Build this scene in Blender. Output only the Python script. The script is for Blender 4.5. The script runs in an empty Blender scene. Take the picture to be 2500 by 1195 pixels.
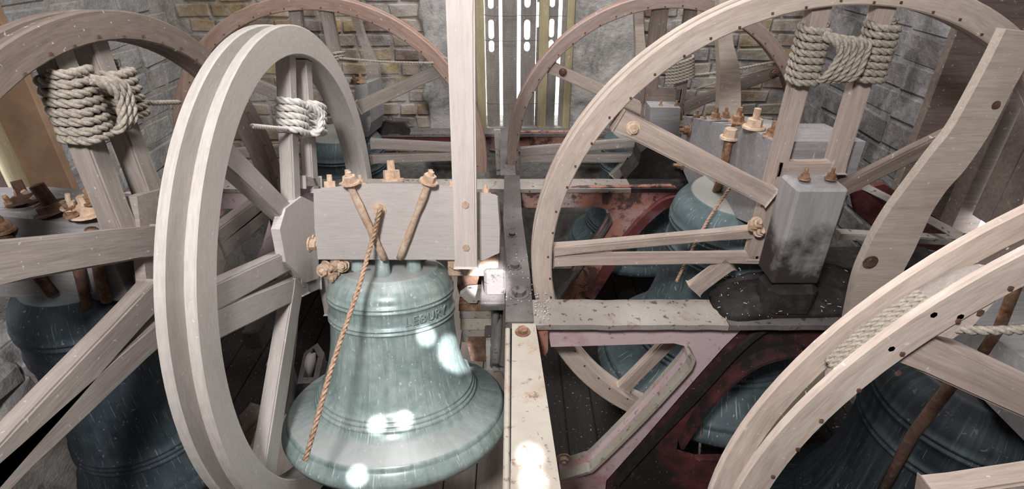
import bpy, bmesh, math, random
from math import sin, cos, pi, radians, sqrt, atan2, tan
from mathutils import Vector, Matrix, Quaternion
from mathutils.geometry import tessellate_polygon
random.seed(7)
SC = bpy.context.scene
COL = SC.collection
# ------------------------------------------------------------------ camera
CAM = Vector((0, 0, 2.4)); FPX = 1350.0; PITCH = radians(30)
cd = bpy.data.cameras.new('camera'); cam = bpy.data.objects.new('camera', cd); COL.objects.link(cam)
cd.sensor_width = 36; cd.lens = 36 * FPX / 2500; cd.clip_start = 0.02
cam.location = CAM; cam.rotation_euler = (pi / 2 - PITCH, 0, 0)
SC.camera = cam
# ------------------------------------------------------------------ world, lights, exposure
SC.view_settings.view_transform = 'Standard'; SC.view_settings.look = 'None'
SC.view_settings.gamma = 1.0; SC.view_settings.exposure = 0.35; SC.view_settings.use_curve_mapping = False
wd = bpy.data.worlds.new('sky'); SC.world = wd; wd.use_nodes = True
wd.node_tree.nodes['Background'].inputs[0].default_value = (0.93, 0.97, 1, 1)
wd.node_tree.nodes['Background'].inputs[1].default_value = 5.0
def area(name, loc, target, size, power, col=(1, 1, 1), spread=180):
    l = bpy.data.lights.new(name, 'AREA'); l.shape = 'DISK'; l.size = size; l.energy = power; l.color = col; l.spread = radians(spread)
    o = bpy.data.objects.new(name, l); COL.objects.link(o); o.location = loc
    o.rotation_euler = (Vector(target) - Vector(loc)).to_track_quat('-Z', 'Y').to_euler(); return o
def spot(name, loc, target, power, ang, blend=0.2, r=0.02, col=(1, 1, 1)):
    l = bpy.data.lights.new(name, 'SPOT'); l.energy = power; l.spot_size = radians(ang); l.spot_blend = blend; l.shadow_soft_size = r; l.color = col
    o = bpy.data.objects.new(name, l); COL.objects.link(o); o.location = loc
    o.rotation_euler = (Vector(target) - Vector(loc)).to_track_quat('-Z', 'Y').to_euler(); return o
area('overhead_fill', (0.0, 1.5, 4.3), (0, 2.2, 0), 1.6, 26, (1.0, 0.97, 0.95))  # added soft overhead fill for ambient light, not a fixture of the room
area('camera_side_fill', (-0.35, -0.25, 3.1), (-0.3, 1.7, 1.2), 0.3, 47, (1.0, 0.965, 0.94))  # added unseen fill beside the camera that brightens the near things
area('back_wall_fill', (0.2, 2.6, 4.0), (0.0, 3.9, 1.7), 0.8, 42, (1.0, 0.98, 0.95))  # added unseen fill that brightens the back wall
# added narrow spots standing in for daylight patches; the near wall has no slots
for (px_, py_, tgt, pw, an) in (('rail', 0, (.045, .93, 1.25), 900, 1.3), ('rail', 0, (.05, .86, 1.25), 900, 1.3), ('plates', 0, (-.105, 1.86, 1.17), 2200, 3.0), ('bell', 0, (-.30, 1.52, 1.15), 900, 1.1), ('bell', 0, (-.21, 1.60, 1.0), 1500, 2.2), ('bell', 0, (-.46, 1.32, .93), 900, 1.0), ('bell', 0, (-.37, 1.34, .93), 700, .9), ('bell', 0, (-.51, 1.2, .82), 900, 1.1)):
    spot('daylight_patch_spot', ((.3, -1.15, 2.9) if px_ == 'plates' else (.25, -1.15, 4.1)), tgt, pw * (2.2 if px_ == 'bell' else 1.4), an, .6, .01)

# ------------------------------------------------------------------ helpers
WORLD = {}
def ray(px, py):
    x = (px - 1250) / FPX; y = (py - 597.5) / FPX
    return Vector((x, cos(PITCH) - y * sin(PITCH), -sin(PITCH) - y * cos(PITCH)))
def P(px, py, X=None, Y=None, Z=None):
    """point of the place seen at a pixel, on the plane X=, Y= or Z= (metres)"""
    d = ray(px, py)
    if X is not None: s = X / d.x
    elif Y is not None: s = Y / d.y
    else: s = (Z - CAM.z) / d.z
    return CAM + d * s
def wm(o): return WORLD.get(o.name, Matrix())
def place(o, M, parent=None):
    if parent is not None:
        o.parent = parent; o.matrix_basis = wm(parent).inverted() @ M
    else: o.matrix_basis = M
    WORLD[o.name] = M.copy()
def thing(name, label, cat, loc=(0, 0, 0), group=None):
    o = bpy.data.objects.new(name, None); COL.objects.link(o); o.empty_display_size = 0.1
    place(o, Matrix.Translation(Vector(loc))); o['label'] = label; o['category'] = cat
    if group: o['group'] = group
    return o
def tag(o, label=None, cat=None, group=None, kind=None):
    for k, v in (('label', label), ('category', cat), ('group', group), ('kind', kind)):
        if v: o[k] = v
    return o
def finish(name, bm, mat, parent=None, M=None, smooth=False, bev=0):
    if bev: bmesh.ops.bevel(bm, geom=[e for e in bm.edges], offset=bev, segments=1, affect='EDGES', clamp_overlap=True)
    bmesh.ops.recalc_face_normals(bm, faces=bm.faces)
    me = bpy.data.meshes.new(name); bm.to_mesh(me); bm.free()
    if smooth:
        for p in me.polygons: p.use_smooth = True
    o = bpy.data.objects.new(name, me); COL.objects.link(o)
    if mat: me.materials.append(mat)
    place(o, M if M is not None else Matrix(), parent)
    return o
def centred(bm):
    c = Vector((0, 0, 0)); n = len(bm.verts)
    for v in bm.verts: c += v.co
    c /= max(n, 1)
    for v in bm.verts: v.co -= c
    return Matrix.Translation(c)
def add_box(bm, c, s, M=None):
    c = Vector(c); vs = []
    for i in (-1, 1):
        for j in (-1, 1):
            for k in (-1, 1):
                v = Vector((i * s[0] / 2, j * s[1] / 2, k * s[2] / 2))
                if M: v = M @ v
                vs.append(bm.verts.new(c + v))
    for f in ((0, 1, 3, 2), (4, 6, 7, 5), (0, 4, 5, 1), (2, 3, 7, 6), (0, 2, 6, 4), (1, 5, 7, 3)): bm.faces.new([vs[i] for i in f])
    return vs
def box(name, mat, parent, lo, hi, bev=0.004, sub=0, jit=0):
    lo = Vector(lo); hi = Vector(hi); bm = bmesh.new(); add_box(bm, (0, 0, 0), hi - lo)
    return finish(name, bm, mat, parent, Matrix.Translation((lo + hi) / 2), bev=bev)
def frame_axes(p0, p1, side):
    x = (p1 - p0).normalized(); z = side - x * side.dot(x); z.normalize(); y = z.cross(x)
    M = Matrix((x, y, z)).transposed().to_4x4(); M.translation = (p0 + p1) / 2
    return M
def bar(name, mat, parent, p0, p1, w, t, face=Vector((0, -1, 0)), bev=0.004, w1=None, bow=0):
    """timber from p0 to p1; w across (in the plane), t thick along 'face'; local X is the grain"""
    p0 = Vector(p0); p1 = Vector(p1); L = (p1 - p0).length; M = frame_axes(p0, p1, face)
    w1 = w if w1 is None else w1; n = 6; bm = bmesh.new(); rings = []
    for i in range(n + 1):
        u = i / n; x = (u - .5) * L; h = (w + (w1 - w) * u) / 2; b = bow * sin(pi * u)
        hj = h * (1 + random.uniform(-.025, .025))
        rings.append([bm.verts.new((x, b + a * hj, c * t / 2)) for a, c in ((-1, -1), (1, -1), (1, 1), (-1, 1))])
    for i in range(n):
        for k in range(4): bm.faces.new((rings[i][k], rings[i][(k + 1) % 4], rings[i + 1][(k + 1) % 4], rings[i + 1][k]))
    bm.faces.new(rings[0]); bm.faces.new(rings[-1][::-1])
    es = [e for e in bm.edges if not (len(e.link_faces) == 2 and abs(e.link_faces[0].normal.dot(e.link_faces[1].normal)) > .9)]
    bm.normal_update()
    es = [e for e in bm.edges if len(e.link_faces) == 2 and abs(e.link_faces[0].normal.dot(e.link_faces[1].normal)) < .5]
    if bev: bmesh.ops.bevel(bm, geom=es, offset=bev, segments=2, affect='EDGES', clamp_overlap=True)
    return finish(name, bm, mat, parent, M)
def prism(name, mat, parent, outline, depth, holes=(), bm_out=None):
    """flat plate of the given outline (world points) with holes, extruded along depth"""
    loops = [[Vector(p) for p in outline]] + [[Vector(p) for p in h] for h in holes]
    tris = tessellate_polygon(loops); flat = [p for l in loops for p in l]
    bm = bm_out if bm_out else bmesh.new(); depth = Vector(depth)
    A = [bm.verts.new(p) for p in flat]; B = [bm.verts.new(p + depth) for p in flat]
    for t in tris:
        try: bm.faces.new([A[i] for i in t]); bm.faces.new([B[i] for i in reversed(t)])
        except ValueError: pass
    k = 0
    for l in loops:
        n = len(l)
        for i in range(n):
            a, b = k + i, k + (i + 1) % n
            bm.faces.new((A[a], A[b], B[b], B[a]))
        k += n
    if bm_out: return None
    bmesh.ops.dissolve_limit(bm, angle_limit=0.01, verts=bm.verts, edges=bm.edges)
    M = centred(bm)
    return finish(name, bm, mat, parent, M)
def catmull(pts, n=6, closed=False):
    pts = [Vector(p) for p in pts]; out = []; N = len(pts)
    for i in range(N if closed else N - 1):
        p0 = pts[(i - 1) % N] if closed or i > 0 else pts[0] * 2 - pts[1]
        p1 = pts[i]; p2 = pts[(i + 1) % N]
        p3 = pts[(i + 2) % N] if closed or i + 2 < N else pts[-1] * 2 - pts[-2]
        for k in range(n):
            t = k / n; out.append(.5 * ((2 * p1) + (p2 - p0) * t + (2 * p0 - 5 * p1 + 4 * p2 - p3) * t * t + (3 * p1 - p0 - 3 * p2 + p3) * t ** 3))
    if not closed: out.append(pts[-1])
    return out
def sweep(bm, pts, rad, ns=8, closed=False, caps=True, off=None):
    """tube; rad a number or list; off(i, s, N, B) shifts the centre (for twisted strands)"""
    n = len(pts); T = []
    for i in range(n):
        a = pts[(i - 1) % n] if closed or i > 0 else pts[0]; b = pts[(i + 1) % n] if closed or i < n - 1 else pts[-1]
        T.append((b - a).normalized())
    N = T[0].orthogonal().normalized(); rings = []; s = 0
    for i in range(n):
        if i: s += (pts[i] - pts[i - 1]).length; N = (T[i - 1].rotation_difference(T[i])) @ N
        N = (N - T[i] * N.dot(T[i])).normalized(); B = T[i].cross(N)
        c = pts[i] + (off(i, s, N, B) if off else Vector((0, 0, 0))); r = rad[i] if isinstance(rad, (list, tuple)) else rad
        rings.append([bm.verts.new(c + (N * cos(2 * pi * k / ns) + B * sin(2 * pi * k / ns)) * r) for k in range(ns)])
    m = n if closed else n - 1
    for i in range(m):
        a = rings[i]; b = rings[(i + 1) % n]
        for k in range(ns): bm.faces.new((a[k], a[(k + 1) % ns], b[(k + 1) % ns], b[k]))
    if caps and not closed: bm.faces.new(rings[0][::-1]); bm.faces.new(rings[-1])
def resample(pts, step):
    out = [pts[0].copy()]; acc = 0
    for i in range(1, len(pts)):
        a, b = pts[i - 1], pts[i]; L = (b - a).length
        if L < 1e-9: continue
        d = step - acc
        while d <= L: out.append(a + (b - a) * (d / L)); d += step
        acc = (acc + L) % step if L else acc
        acc = L - (d - step)
    return out
def rope_bm(bm, pts, r, pitch=None, step=None, strands=3):
    pitch = pitch or r * 6.5; step = step or r * .75
    q = resample([Vector(p) for p in pts], step)
    if len(q) < 3: return
    for k in range(strands):
        ph = 2 * pi * k / strands
        sweep(bm, q, r * .56, 6, off=lambda i, s, N, B, ph=ph: (N * cos(2 * pi * s / pitch + ph) + B * sin(2 * pi * s / pitch + ph)) * r * .5)
def tube(name, mat, parent, pts, r, ns=8, smooth=True):
    bm = bmesh.new(); sweep(bm, [Vector(p) for p in pts], r, ns); M = centred(bm)
    return finish(name, bm, mat, parent, M, smooth=smooth)
def rope(name, mat, parent, pts, r):
    bm = bmesh.new(); rope_bm(bm, pts, r); M = centred(bm)
    return finish(name, bm, mat, parent, M, smooth=True)
def prof_smooth(prof, n=4): return [(p.x, p.y) for p in catmull([Vector((a, b, 0)) for a, b in prof], n)]
def lathe(name, mat, parent, prof, M, seg=72, close=False):
    bm = bmesh.new(); rings = []
    for r, z in prof:
        rings.append([bm.verts.new((r * cos(2 * pi * k / seg), r * sin(2 * pi * k / seg), z)) for k in range(seg)] if r > 1e-5 else [bm.verts.new((0, 0, z))])
    for a, b in zip(rings[:-1], rings[1:]):
        for k in range(seg):
            k2 = (k + 1) % seg
            if len(a) == 1 and len(b) == 1: continue
            if len(a) == 1: bm.faces.new((a[0], b[k], b[k2]))
            elif len(b) == 1: bm.faces.new((a[k], a[k2], b[0]))
            else: bm.faces.new((a[k], a[k2], b[k2], b[k]))
    return finish(name, bm, mat, parent, M, smooth=True)
def hexbolt(name, mat, parent, p, axis, r=.018, h=.018, stud=.02, washer=True, rs=.45):
    """rusty washer, hexagonal nut and threaded stud along axis from p"""
    axis = Vector(axis).normalized(); bm = bmesh.new()
    def cyl(r0, z0, z1, n, rot=0):
        a = [bm.verts.new((r0 * cos(2 * pi * k / n + rot), r0 * sin(2 * pi * k / n + rot), z0)) for k in range(n)]
        b = [bm.verts.new((r0 * .96 * cos(2 * pi * k / n + rot), r0 * .96 * sin(2 * pi * k / n + rot), z1)) for k in range(n)]
        for k in range(n): bm.faces.new((a[k], a[(k + 1) % n], b[(k + 1) % n], b[k]))
        bm.faces.new(a[::-1]); bm.faces.new(b)
    z = 0
    if washer: cyl(r * 1.45, 0, h * .25, 14); z = h * .25
    cyl(r, z, z + h, 6, random.uniform(0, 1)); z += h
    if stud: cyl(r * rs, z, z + stud, 8)
    M = Vector((0, 0, 1)).rotation_difference(axis).to_matrix().to_4x4(); M.translation = Vector(p)
    return finish(name, bm, mat, parent, M)

# ------------------------------------------------------------------ materials
def mat(name, build):
    m = bpy.data.materials.new(name); m.use_nodes = True; nt = m.node_tree; nt.nodes.clear()
    out = nt.nodes.new('ShaderNodeOutputMaterial'); b = nt.nodes.new('ShaderNodeBsdfPrincipled'); nt.links.new(b.outputs[0], out.inputs[0])
    build(nt, b); return m
def lk(nt, a, b): nt.links.new(a, b)
def coords(nt, scale=(1, 1, 1), kind='Object'):
    tc = nt.nodes.new('ShaderNodeTexCoord'); mp = nt.nodes.new('ShaderNodeMapping'); mp.inputs['Scale'].default_value = scale
    lk(nt, tc.outputs[kind], mp.inputs[0]); return mp.outputs[0]
def noise(nt, vec, scale, detail=5, rough=.6, dist=0):
    n = nt.nodes.new('ShaderNodeTexNoise'); n.inputs['Scale'].default_value = scale; n.inputs['Detail'].default_value = detail
    n.inputs['Roughness'].default_value = rough; n.inputs['Distortion'].default_value = dist
    lk(nt, vec, n.inputs['Vector']); return n.outputs['Fac']
def ramp(nt, fac, stops):
    r = nt.nodes.new('ShaderNodeValToRGB'); e = r.color_ramp.elements
    while len(e) < len(stops): e.new(.5)
    for i, (p, c) in enumerate(stops):
        e[i].position = p; e[i].color = (c, c, c, 1) if isinstance(c, (int, float)) else (*c, 1)
    lk(nt, fac, r.inputs[0]); return r.outputs[0]
def mix(nt, fac, a, b, mode='MIX'):
    m = nt.nodes.new('ShaderNodeMix'); m.data_type = 'RGBA'; m.blend_type = mode
    for sock, v in ((m.inputs[0], fac), (m.inputs[6], a), (m.inputs[7], b)):
        if isinstance(v, (int, float)): sock.default_value = v
        elif isinstance(v, tuple): sock.default_value = (*v, 1)
        else: lk(nt, v, sock)
    return m.outputs[2]
def bump(nt, b, h, strength=.3, dist=.01):
    bp = nt.nodes.new('ShaderNodeBump'); bp.inputs['Strength'].default_value = strength; bp.inputs['Distance'].default_value = dist
    lk(nt, h, bp.inputs['Height']); lk(nt, bp.outputs[0], b.inputs['Normal'])
def objrand(nt):
    return nt.nodes.new('ShaderNodeObjectInfo').outputs['Random']
def addrand(nt, vec, k=17.3):
    v = nt.nodes.new('ShaderNodeVectorMath'); v.operation = 'ADD'; s = nt.nodes.new('ShaderNodeVectorMath'); s.operation = 'SCALE'
    s.inputs[0].default_value = (k, k * .7, k * 1.3); lk(nt, objrand(nt), s.inputs['Scale']); lk(nt, vec, v.inputs[0]); lk(nt, s.outputs[0], v.inputs[1]); return v.outputs[0]
def wood(name, ca, cb, dirt=(.1, .085, .08), amount=.35, rough=.75, grain=(1.2, 16, 16), bs=.25, polar=False, patch=None):
    def f(nt, b):
        if polar:      # grain that follows a felloe round the rim: (angle, radius, depth)
            tc = nt.nodes.new('ShaderNodeTexCoord'); sp = nt.nodes.new('ShaderNodeSeparateXYZ'); lk(nt, tc.outputs['Object'], sp.inputs[0])
            at = nt.nodes.new('ShaderNodeMath'); at.operation = 'ARCTAN2'; lk(nt, sp.outputs[0], at.inputs[0]); lk(nt, sp.outputs[2], at.inputs[1])
            ln = nt.nodes.new('ShaderNodeVectorMath'); ln.operation = 'LENGTH'
            cc = nt.nodes.new('ShaderNodeCombineXYZ'); lk(nt, sp.outputs[0], cc.inputs[0]); lk(nt, sp.outputs[2], cc.inputs[2]); lk(nt, cc.outputs[0], ln.inputs[0])
            cv = nt.nodes.new('ShaderNodeCombineXYZ'); lk(nt, at.outputs[0], cv.inputs[0]); lk(nt, ln.outputs['Value'], cv.inputs[1]); lk(nt, sp.outputs[1], cv.inputs[2])
            mp = nt.nodes.new('ShaderNodeMapping'); mp.inputs['Scale'].default_value = (1.6, 14, 14); lk(nt, cv.outputs[0], mp.inputs[0]); v = mp.outputs[0]
            base = tc.outputs['Object']
        else:
            v = addrand(nt, coords(nt, grain)); base = addrand(nt, coords(nt, (1, 1, 1)))
        g = noise(nt, v, 3.2, 8, .62, .8); col = ramp(nt, g, [(.25, ca), (.75, cb)])
        fine = noise(nt, v, 14, 3, .5); col = mix(nt, .13, col, ramp(nt, fine, [(.3, .25), (.6, .9)]), 'OVERLAY')
        big = noise(nt, base, 3.5, 6, .65); col = mix(nt, ramp(nt, big, [(.5, 0.0), (.78, amount)]), col, dirt)
        if patch: 
            b2 = noise(nt, base, 2.2, 4, .55); col = mix(nt, ramp(nt, b2, [(.5, 0.0), (.62, .8)]), col, patch)
        sp_ = noise(nt, base, 70, 2, .5); col = mix(nt, ramp(nt, sp_, [(.68, 0.0), (.74, .55)]), col, (.78, .74, .7))
        lk(nt, col, b.inputs['Base Color']); b.inputs['Roughness'].default_value = rough
        bump(nt, b, mix(nt, .4, g, fine), bs, .004)
    return mat(name, f)
def rustmat(name, ca, cb, cc, scale=30, bs=.8, rough=.85):
    def f(nt, b):
        v = addrand(nt, coords(nt)); n = noise(nt, v, scale, 7, .7); n2 = noise(nt, v, scale * .25, 4, .6)
        col = ramp(nt, n, [(.3, ca), (.5, cb), (.68, cc)]); col = mix(nt, ramp(nt, n2, [(.4, 0.), (.7, .6)]), col, ca)
        lk(nt, col, b.inputs['Base Color']); b.inputs['Roughness'].default_value = rough; bump(nt, b, n, bs, .006)
    return mat(name, f)
def ironpaint(name, paint, dust, rust, dark, dustamt=(.45, .62), rustamt=(.55, .63), fleck=.5):
    def f(nt, b):
        v = coords(nt, (1, 1, 1), 'Object'); v = addrand(nt, v)
        n = noise(nt, v, 3.2, 6, .6); col = mix(nt, ramp(nt, n, [(dustamt[0], 0.), (dustamt[1], 1.)]), paint, dust)
        n2 = noise(nt, v, 9, 8, .72, .4); col = mix(nt, ramp(nt, n2, [(rustamt[0], 0.), (rustamt[1], .95)]), col, rust)
        n3 = noise(nt, v, 45, 4, .6); col = mix(nt, ramp(nt, n3, [(.60, 0.), (.66, fleck)]), col, dark)
        n4 = noise(nt, v, 95, 2, .5); col = mix(nt, ramp(nt, n4, [(.72, 0.), (.76, .6)]), col, (.7, .66, .62))
        lk(nt, col, b.inputs['Base Color']); b.inputs['Roughness'].default_value = .72; bump(nt, b, mix(nt, .5, n2, n3), .45, .006)
    return mat(name, f)
def bellmat(name, ca, cb, dustc, rough=.34, spec=.5, streak=.9, metal=.25):
    def f(nt, b):
        tc = nt.nodes.new('ShaderNodeTexCoord'); base = tc.outputs['Object']
        sp = nt.nodes.new('ShaderNodeSeparateXYZ'); lk(nt, base, sp.inputs[0])
        at = nt.nodes.new('ShaderNodeMath'); at.operation = 'ARCTAN2'; lk(nt, sp.outputs[1], at.inputs[0]); lk(nt, sp.outputs[0], at.inputs[1])
        cv = nt.nodes.new('ShaderNodeCombineXYZ'); lk(nt, at.outputs[0], cv.inputs[0]); lk(nt, sp.outputs[2], cv.inputs[2])
        n = noise(nt, base, 5, 7, .65); col = ramp(nt, n, [(.3, ca), (.7, cb)])
        n2 = noise(nt, base, 38, 4, .6); col = mix(nt, .35, col, ramp(nt, n2, [(.3, .3), (.7, .8)]), 'OVERLAY')
        mp = nt.nodes.new('ShaderNodeMapping'); mp.inputs['Scale'].default_value = (20, 1, 3.2); lk(nt, cv.outputs[0], mp.inputs[0])
        st = noise(nt, mp.outputs[0], 3.2, 2, .5); m = ramp(nt, st, [(.655, 0.), (.685, streak)]); col = mix(nt, m, col, (.80, .86, .84))
        sp2 = noise(nt, base, 60, 2, .5); col = mix(nt, ramp(nt, sp2, [(.68, 0.), (.71, streak * .8)]), col, (.8, .84, .82))
        mp3 = nt.nodes.new('ShaderNodeMapping'); mp3.inputs['Scale'].default_value = (5, 1, .7); lk(nt, cv.outputs[0], mp3.inputs[0])
        runs = noise(nt, mp3.outputs[0], 3, 5, .6); col = mix(nt, ramp(nt, runs, [(.45, 0.), (.75, .4)]), col, (.10, .15, .16))
        gm = nt.nodes.new('ShaderNodeNewGeometry'); s2 = nt.nodes.new('ShaderNodeSeparateXYZ'); lk(nt, gm.outputs['Normal'], s2.inputs[0])
        up = ramp(nt, s2.outputs[2], [(.80, 0.), (.98, .8)]); col = mix(nt, up, col, dustc)      # dust that has settled on level surfaces
        lk(nt, col, b.inputs['Base Color']); b.inputs['Metallic'].default_value = metal
        lk(nt, ramp(nt, n2, [(.2, rough), (.8, rough + .22)]), b.inputs['Roughness']); bump(nt, b, mix(nt, .5, n, n2), .12, .004)
    return mat(name, f)
def stone(name, cols, bs=.9, mortar=False, grime=.5, sc=1):
    def f(nt, b):
        v = addrand(nt, coords(nt)); r = objrand(nt)
        st = [(i / max(1, len(cols) - 1), c) for i, c in enumerate(cols)]
        cr = ramp(nt, r, st); n = noise(nt, v, 9 * sc, 8, .7); n2 = noise(nt, v, 30 * sc, 6, .7)
        col = mix(nt, .55, cr, ramp(nt, n, [(.3, .22), (.7, .85)]), 'OVERLAY')
        tcg = nt.nodes.new('ShaderNodeNewGeometry'); w = noise(nt, tcg.outputs['Position'], 2.6, 7, .68)
        col = mix(nt, ramp(nt, w, [(.47, 0.), (.60, .8)]), col, (.43, .41, .415))     # limewash remnants
        w2 = noise(nt, tcg.outputs['Position'], 3.7, 6, .7, 1.); col = mix(nt, ramp(nt, w2, [(.50, 0.), (.66, grime)]), col, (.035, .03, .034))
        lk(nt, col, b.inputs['Base Color']); b.inputs['Roughness'].default_value = .95; bump(nt, b, mix(nt, .5, n, n2), bs, .02)
    return mat(name, f)
M_WHEEL = wood('pale_wheel_timber', (.42, .33, .28), (.62, .53, .47), amount=.3, polar=True)
M_WSPOKE = wood('pale_spoke_timber', (.34, .265, .225), (.53, .44, .39), amount=.4)
M_RED = wood('reddish_wheel_timber', (.20, .10, .07), (.36, .24, .20), amount=.3, polar=True)
M_GREYR = wood('dusty_grey_rim_timber', (.23, .195, .18), (.36, .31, .285), amount=.45, polar=True)
M_GREYW = wood('dusty_grey_timber', (.22, .19, .175), (.36, .315, .29), amount=.4)
M_BROWNR = wood('brown_rim_timber', (.13, .095, .08), (.24, .19, .165), amount=.5, polar=True)
M_BROWN = wood('brown_timber', (.13, .10, .085), (.26, .205, .18), amount=.5)
M_DSOLE = wood('groove_shade_sole', (.045, .035, .03), (.10, .078, .065), amount=.5, polar=True)  # shade of the deep groove painted into the sole's colour
M_CREAMR = wood('cream_painted_rim', (.47, .435, .41), (.53, .495, .465), (.30, .27, .24), .35, .5, polar=True, bs=.06)
M_CREAM = wood('cream_painted_timber', (.38, .345, .33), (.46, .42, .40), (.25, .22, .2), .35, .6, bs=.08)
M_HEADW = wood('white_dusted_headstock', (.52, .475, .46), (.60, .555, .54), (.35, .3, .28), .25, .55, bs=.06)
M_STAYW = wood('whitened_stay_timber', (.60, .53, .50), (.74, .67, .64), (.42, .36, .33), .25, .6, bs=.1)
M_TAN = wood('tan_stay_timber', (.38, .315, .265), (.52, .45, .395), (.24, .17, .12), .5)
M_HEADG = wood('grey_headstock_timber', (.24, .23, .24), (.36, .345, .36), (.07, .06, .06), .5, .8)
def _end(nt, b):
    v = coords(nt); n = noise(nt, coords(nt, (14, 14, 1.5)), 3, 6, .6); col = ramp(nt, n, [(.3, (.26, .25, .26)), (.7, (.38, .365, .375))])
    sp = nt.nodes.new('ShaderNodeSeparateXYZ'); lk(nt, v, sp.inputs[0]); nn = noise(nt, v, 9, 5, .6)
    ad = nt.nodes.new('ShaderNodeMath'); ad.operation = 'MULTIPLY_ADD'; lk(nt, nn, ad.inputs[0]); ad.inputs[1].default_value = -.55; lk(nt, sp.outputs[2], ad.inputs[2])
    col = mix(nt, ramp(nt, ad.outputs[0], [(0.0, 0.), (.001, 0.)]), col, (0.1, .1, .1))
    mr = nt.nodes.new('ShaderNodeMapRange'); lk(nt, ad.outputs[0], mr.inputs[0]); mr.inputs[1].default_value = -.38; mr.inputs[2].default_value = -.24; mr.inputs[3].default_value = 1; mr.inputs[4].default_value = 0
    col = mix(nt, mr.outputs[0], col, (.035, .027, .027)); lk(nt, col, b.inputs['Base Color']); b.inputs['Roughness'].default_value = .8; bump(nt, b, n, .3, .004)
M_END = mat('soot_stained_headstock_end', _end)
M_SOOT_SHADE = rustmat('sooty_grease_and_shade', (.010, .008, .009), (.022, .017, .018), (.06, .05, .048), 22, .9, .8)  # real soot and grease, and the painted shade in the frame groove
M_RUST = rustmat('orange_rust', (.10, .045, .025), (.30, .165, .095), (.58, .43, .31), 42, 1.)
M_RUSTL = rustmat('pale_rust', (.42, .24, .15), (.66, .50, .38), (.80, .70, .58), 42, .9)
M_RUSTD = rustmat('dark_rust', (.04, .022, .018), (.12, .06, .04), (.25, .15, .10), 30, .9)
M_PINK = ironpaint('dusty_red_painted_iron', (.38, .13, .13), (.64, .49, .52), (.45, .20, .14), (.14, .06, .05), (.27, .45), (.63, .70))
M_DRED = ironpaint('dark_red_painted_iron', (.13, .03, .032), (.27, .17, .18), (.20, .07, .05), (.03, .015, .015), (.5, .66), (.58, .68))
M_DSOOT = ironpaint('sooty_red_painted_iron', (.15, .035, .038), (.018, .014, .015), (.12, .05, .04), (.02, .012, .012), (.40, .56), (.6, .7))
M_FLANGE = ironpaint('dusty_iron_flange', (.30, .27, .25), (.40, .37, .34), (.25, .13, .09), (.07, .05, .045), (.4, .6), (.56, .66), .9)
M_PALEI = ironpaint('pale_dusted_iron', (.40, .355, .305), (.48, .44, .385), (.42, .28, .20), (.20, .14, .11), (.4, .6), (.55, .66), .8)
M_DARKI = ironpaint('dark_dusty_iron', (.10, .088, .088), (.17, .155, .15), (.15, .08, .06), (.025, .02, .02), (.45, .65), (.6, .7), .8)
M_ORANGE = ironpaint('flaking_orange_iron', (.42, .19, .14), (.46, .36, .36), (.07, .04, .04), (.06, .035, .03), (.55, .7), (.5, .58))
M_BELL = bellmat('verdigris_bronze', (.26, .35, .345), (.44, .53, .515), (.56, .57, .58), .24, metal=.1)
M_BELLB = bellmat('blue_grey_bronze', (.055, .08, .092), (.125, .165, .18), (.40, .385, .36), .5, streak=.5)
M_BELLD2 = bellmat('slate_blue_bronze', (.022, .035, .05), (.075, .10, .125), (.36, .39, .42), .5, streak=.3)  # darkened: shade of the pit is put into the bronze colour
M_BELLD = bellmat('pit_shade_bronze', (.010, .014, .02), (.025, .032, .04), (.05, .05, .055), .45, streak=.12)  # near-black: the pit's shade is painted into this bronze
def _rope(nt, b):
    n = noise(nt, coords(nt), 160, 3, .6); lk(nt, ramp(nt, n, [(.3, (.22, .19, .155)), (.7, (.43, .39, .335))]), b.inputs['Base Color']); b.inputs['Roughness'].default_value = .95; bump(nt, b, n, .5, .002)
M_ROPE = mat('hemp_rope', _rope)
def _wrope(nt, b):
    n = noise(nt, coords(nt), 120, 3, .6); lk(nt, ramp(nt, n, [(.3, (.56, .54, .51)), (.7, (.74, .72, .69))]), b.inputs['Base Color']); b.inputs['Roughness'].default_value = .9
M_WROPE = mat('white_rope', _wrope)
def _crope(nt, b):
    n = noise(nt, coords(nt), 90, 3, .6); lk(nt, ramp(nt, n, [(.3, (.27, .15, .09)), (.7, (.58, .42, .31))]), b.inputs['Base Color']); b.inputs['Roughness'].default_value = .8; bump(nt, b, n, .5, .002)
M_CROPE = mat('rusty_wire_rope', _crope)
M_BRICK = stone('tower_brick', [(.36, .26, .13), (.30, .22, .12), (.24, .20, .18), (.40, .31, .17), (.19, .12, .09), (.30, .26, .23), (.42, .35, .24)])
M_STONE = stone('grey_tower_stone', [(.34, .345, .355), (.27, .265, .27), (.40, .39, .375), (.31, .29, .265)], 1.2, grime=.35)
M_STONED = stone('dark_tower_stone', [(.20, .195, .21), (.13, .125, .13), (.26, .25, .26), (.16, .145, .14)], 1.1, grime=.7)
M_MORTAR = stone('rough_mortar', [(.31, .285, .265), (.31, .285, .265)], 1., grime=.6)
M_RENDER = stone('smeared_lime_render', [(.40, .385, .37), (.40, .385, .37)], .9, grime=.55)
def _plaster(nt, b):
    v = coords(nt); n = noise(nt, v, 3, 8, .65); col = ramp(nt, n, [(.3, (.20, .12, .075)), (.55, (.34, .22, .14)), (.75, (.40, .34, .28))])
    lk(nt, col, b.inputs['Base Color']); b.inputs['Roughness'].default_value = .9; bump(nt, b, n, .5, .01)
M_PLAST = mat('orange_brown_plaster', _plaster)
M_BOARD = wood('weathered_louvre_board', (.20, .18, .17), (.33, .295, .275), (.08, .07, .065), .5, grain=(16, 16, 1.2))
M_OLIVE = wood('olive_treated_batten', (.27, .225, .13), (.40, .345, .22), (.15, .12, .08), .3, grain=(16, 16, 1.2))
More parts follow.
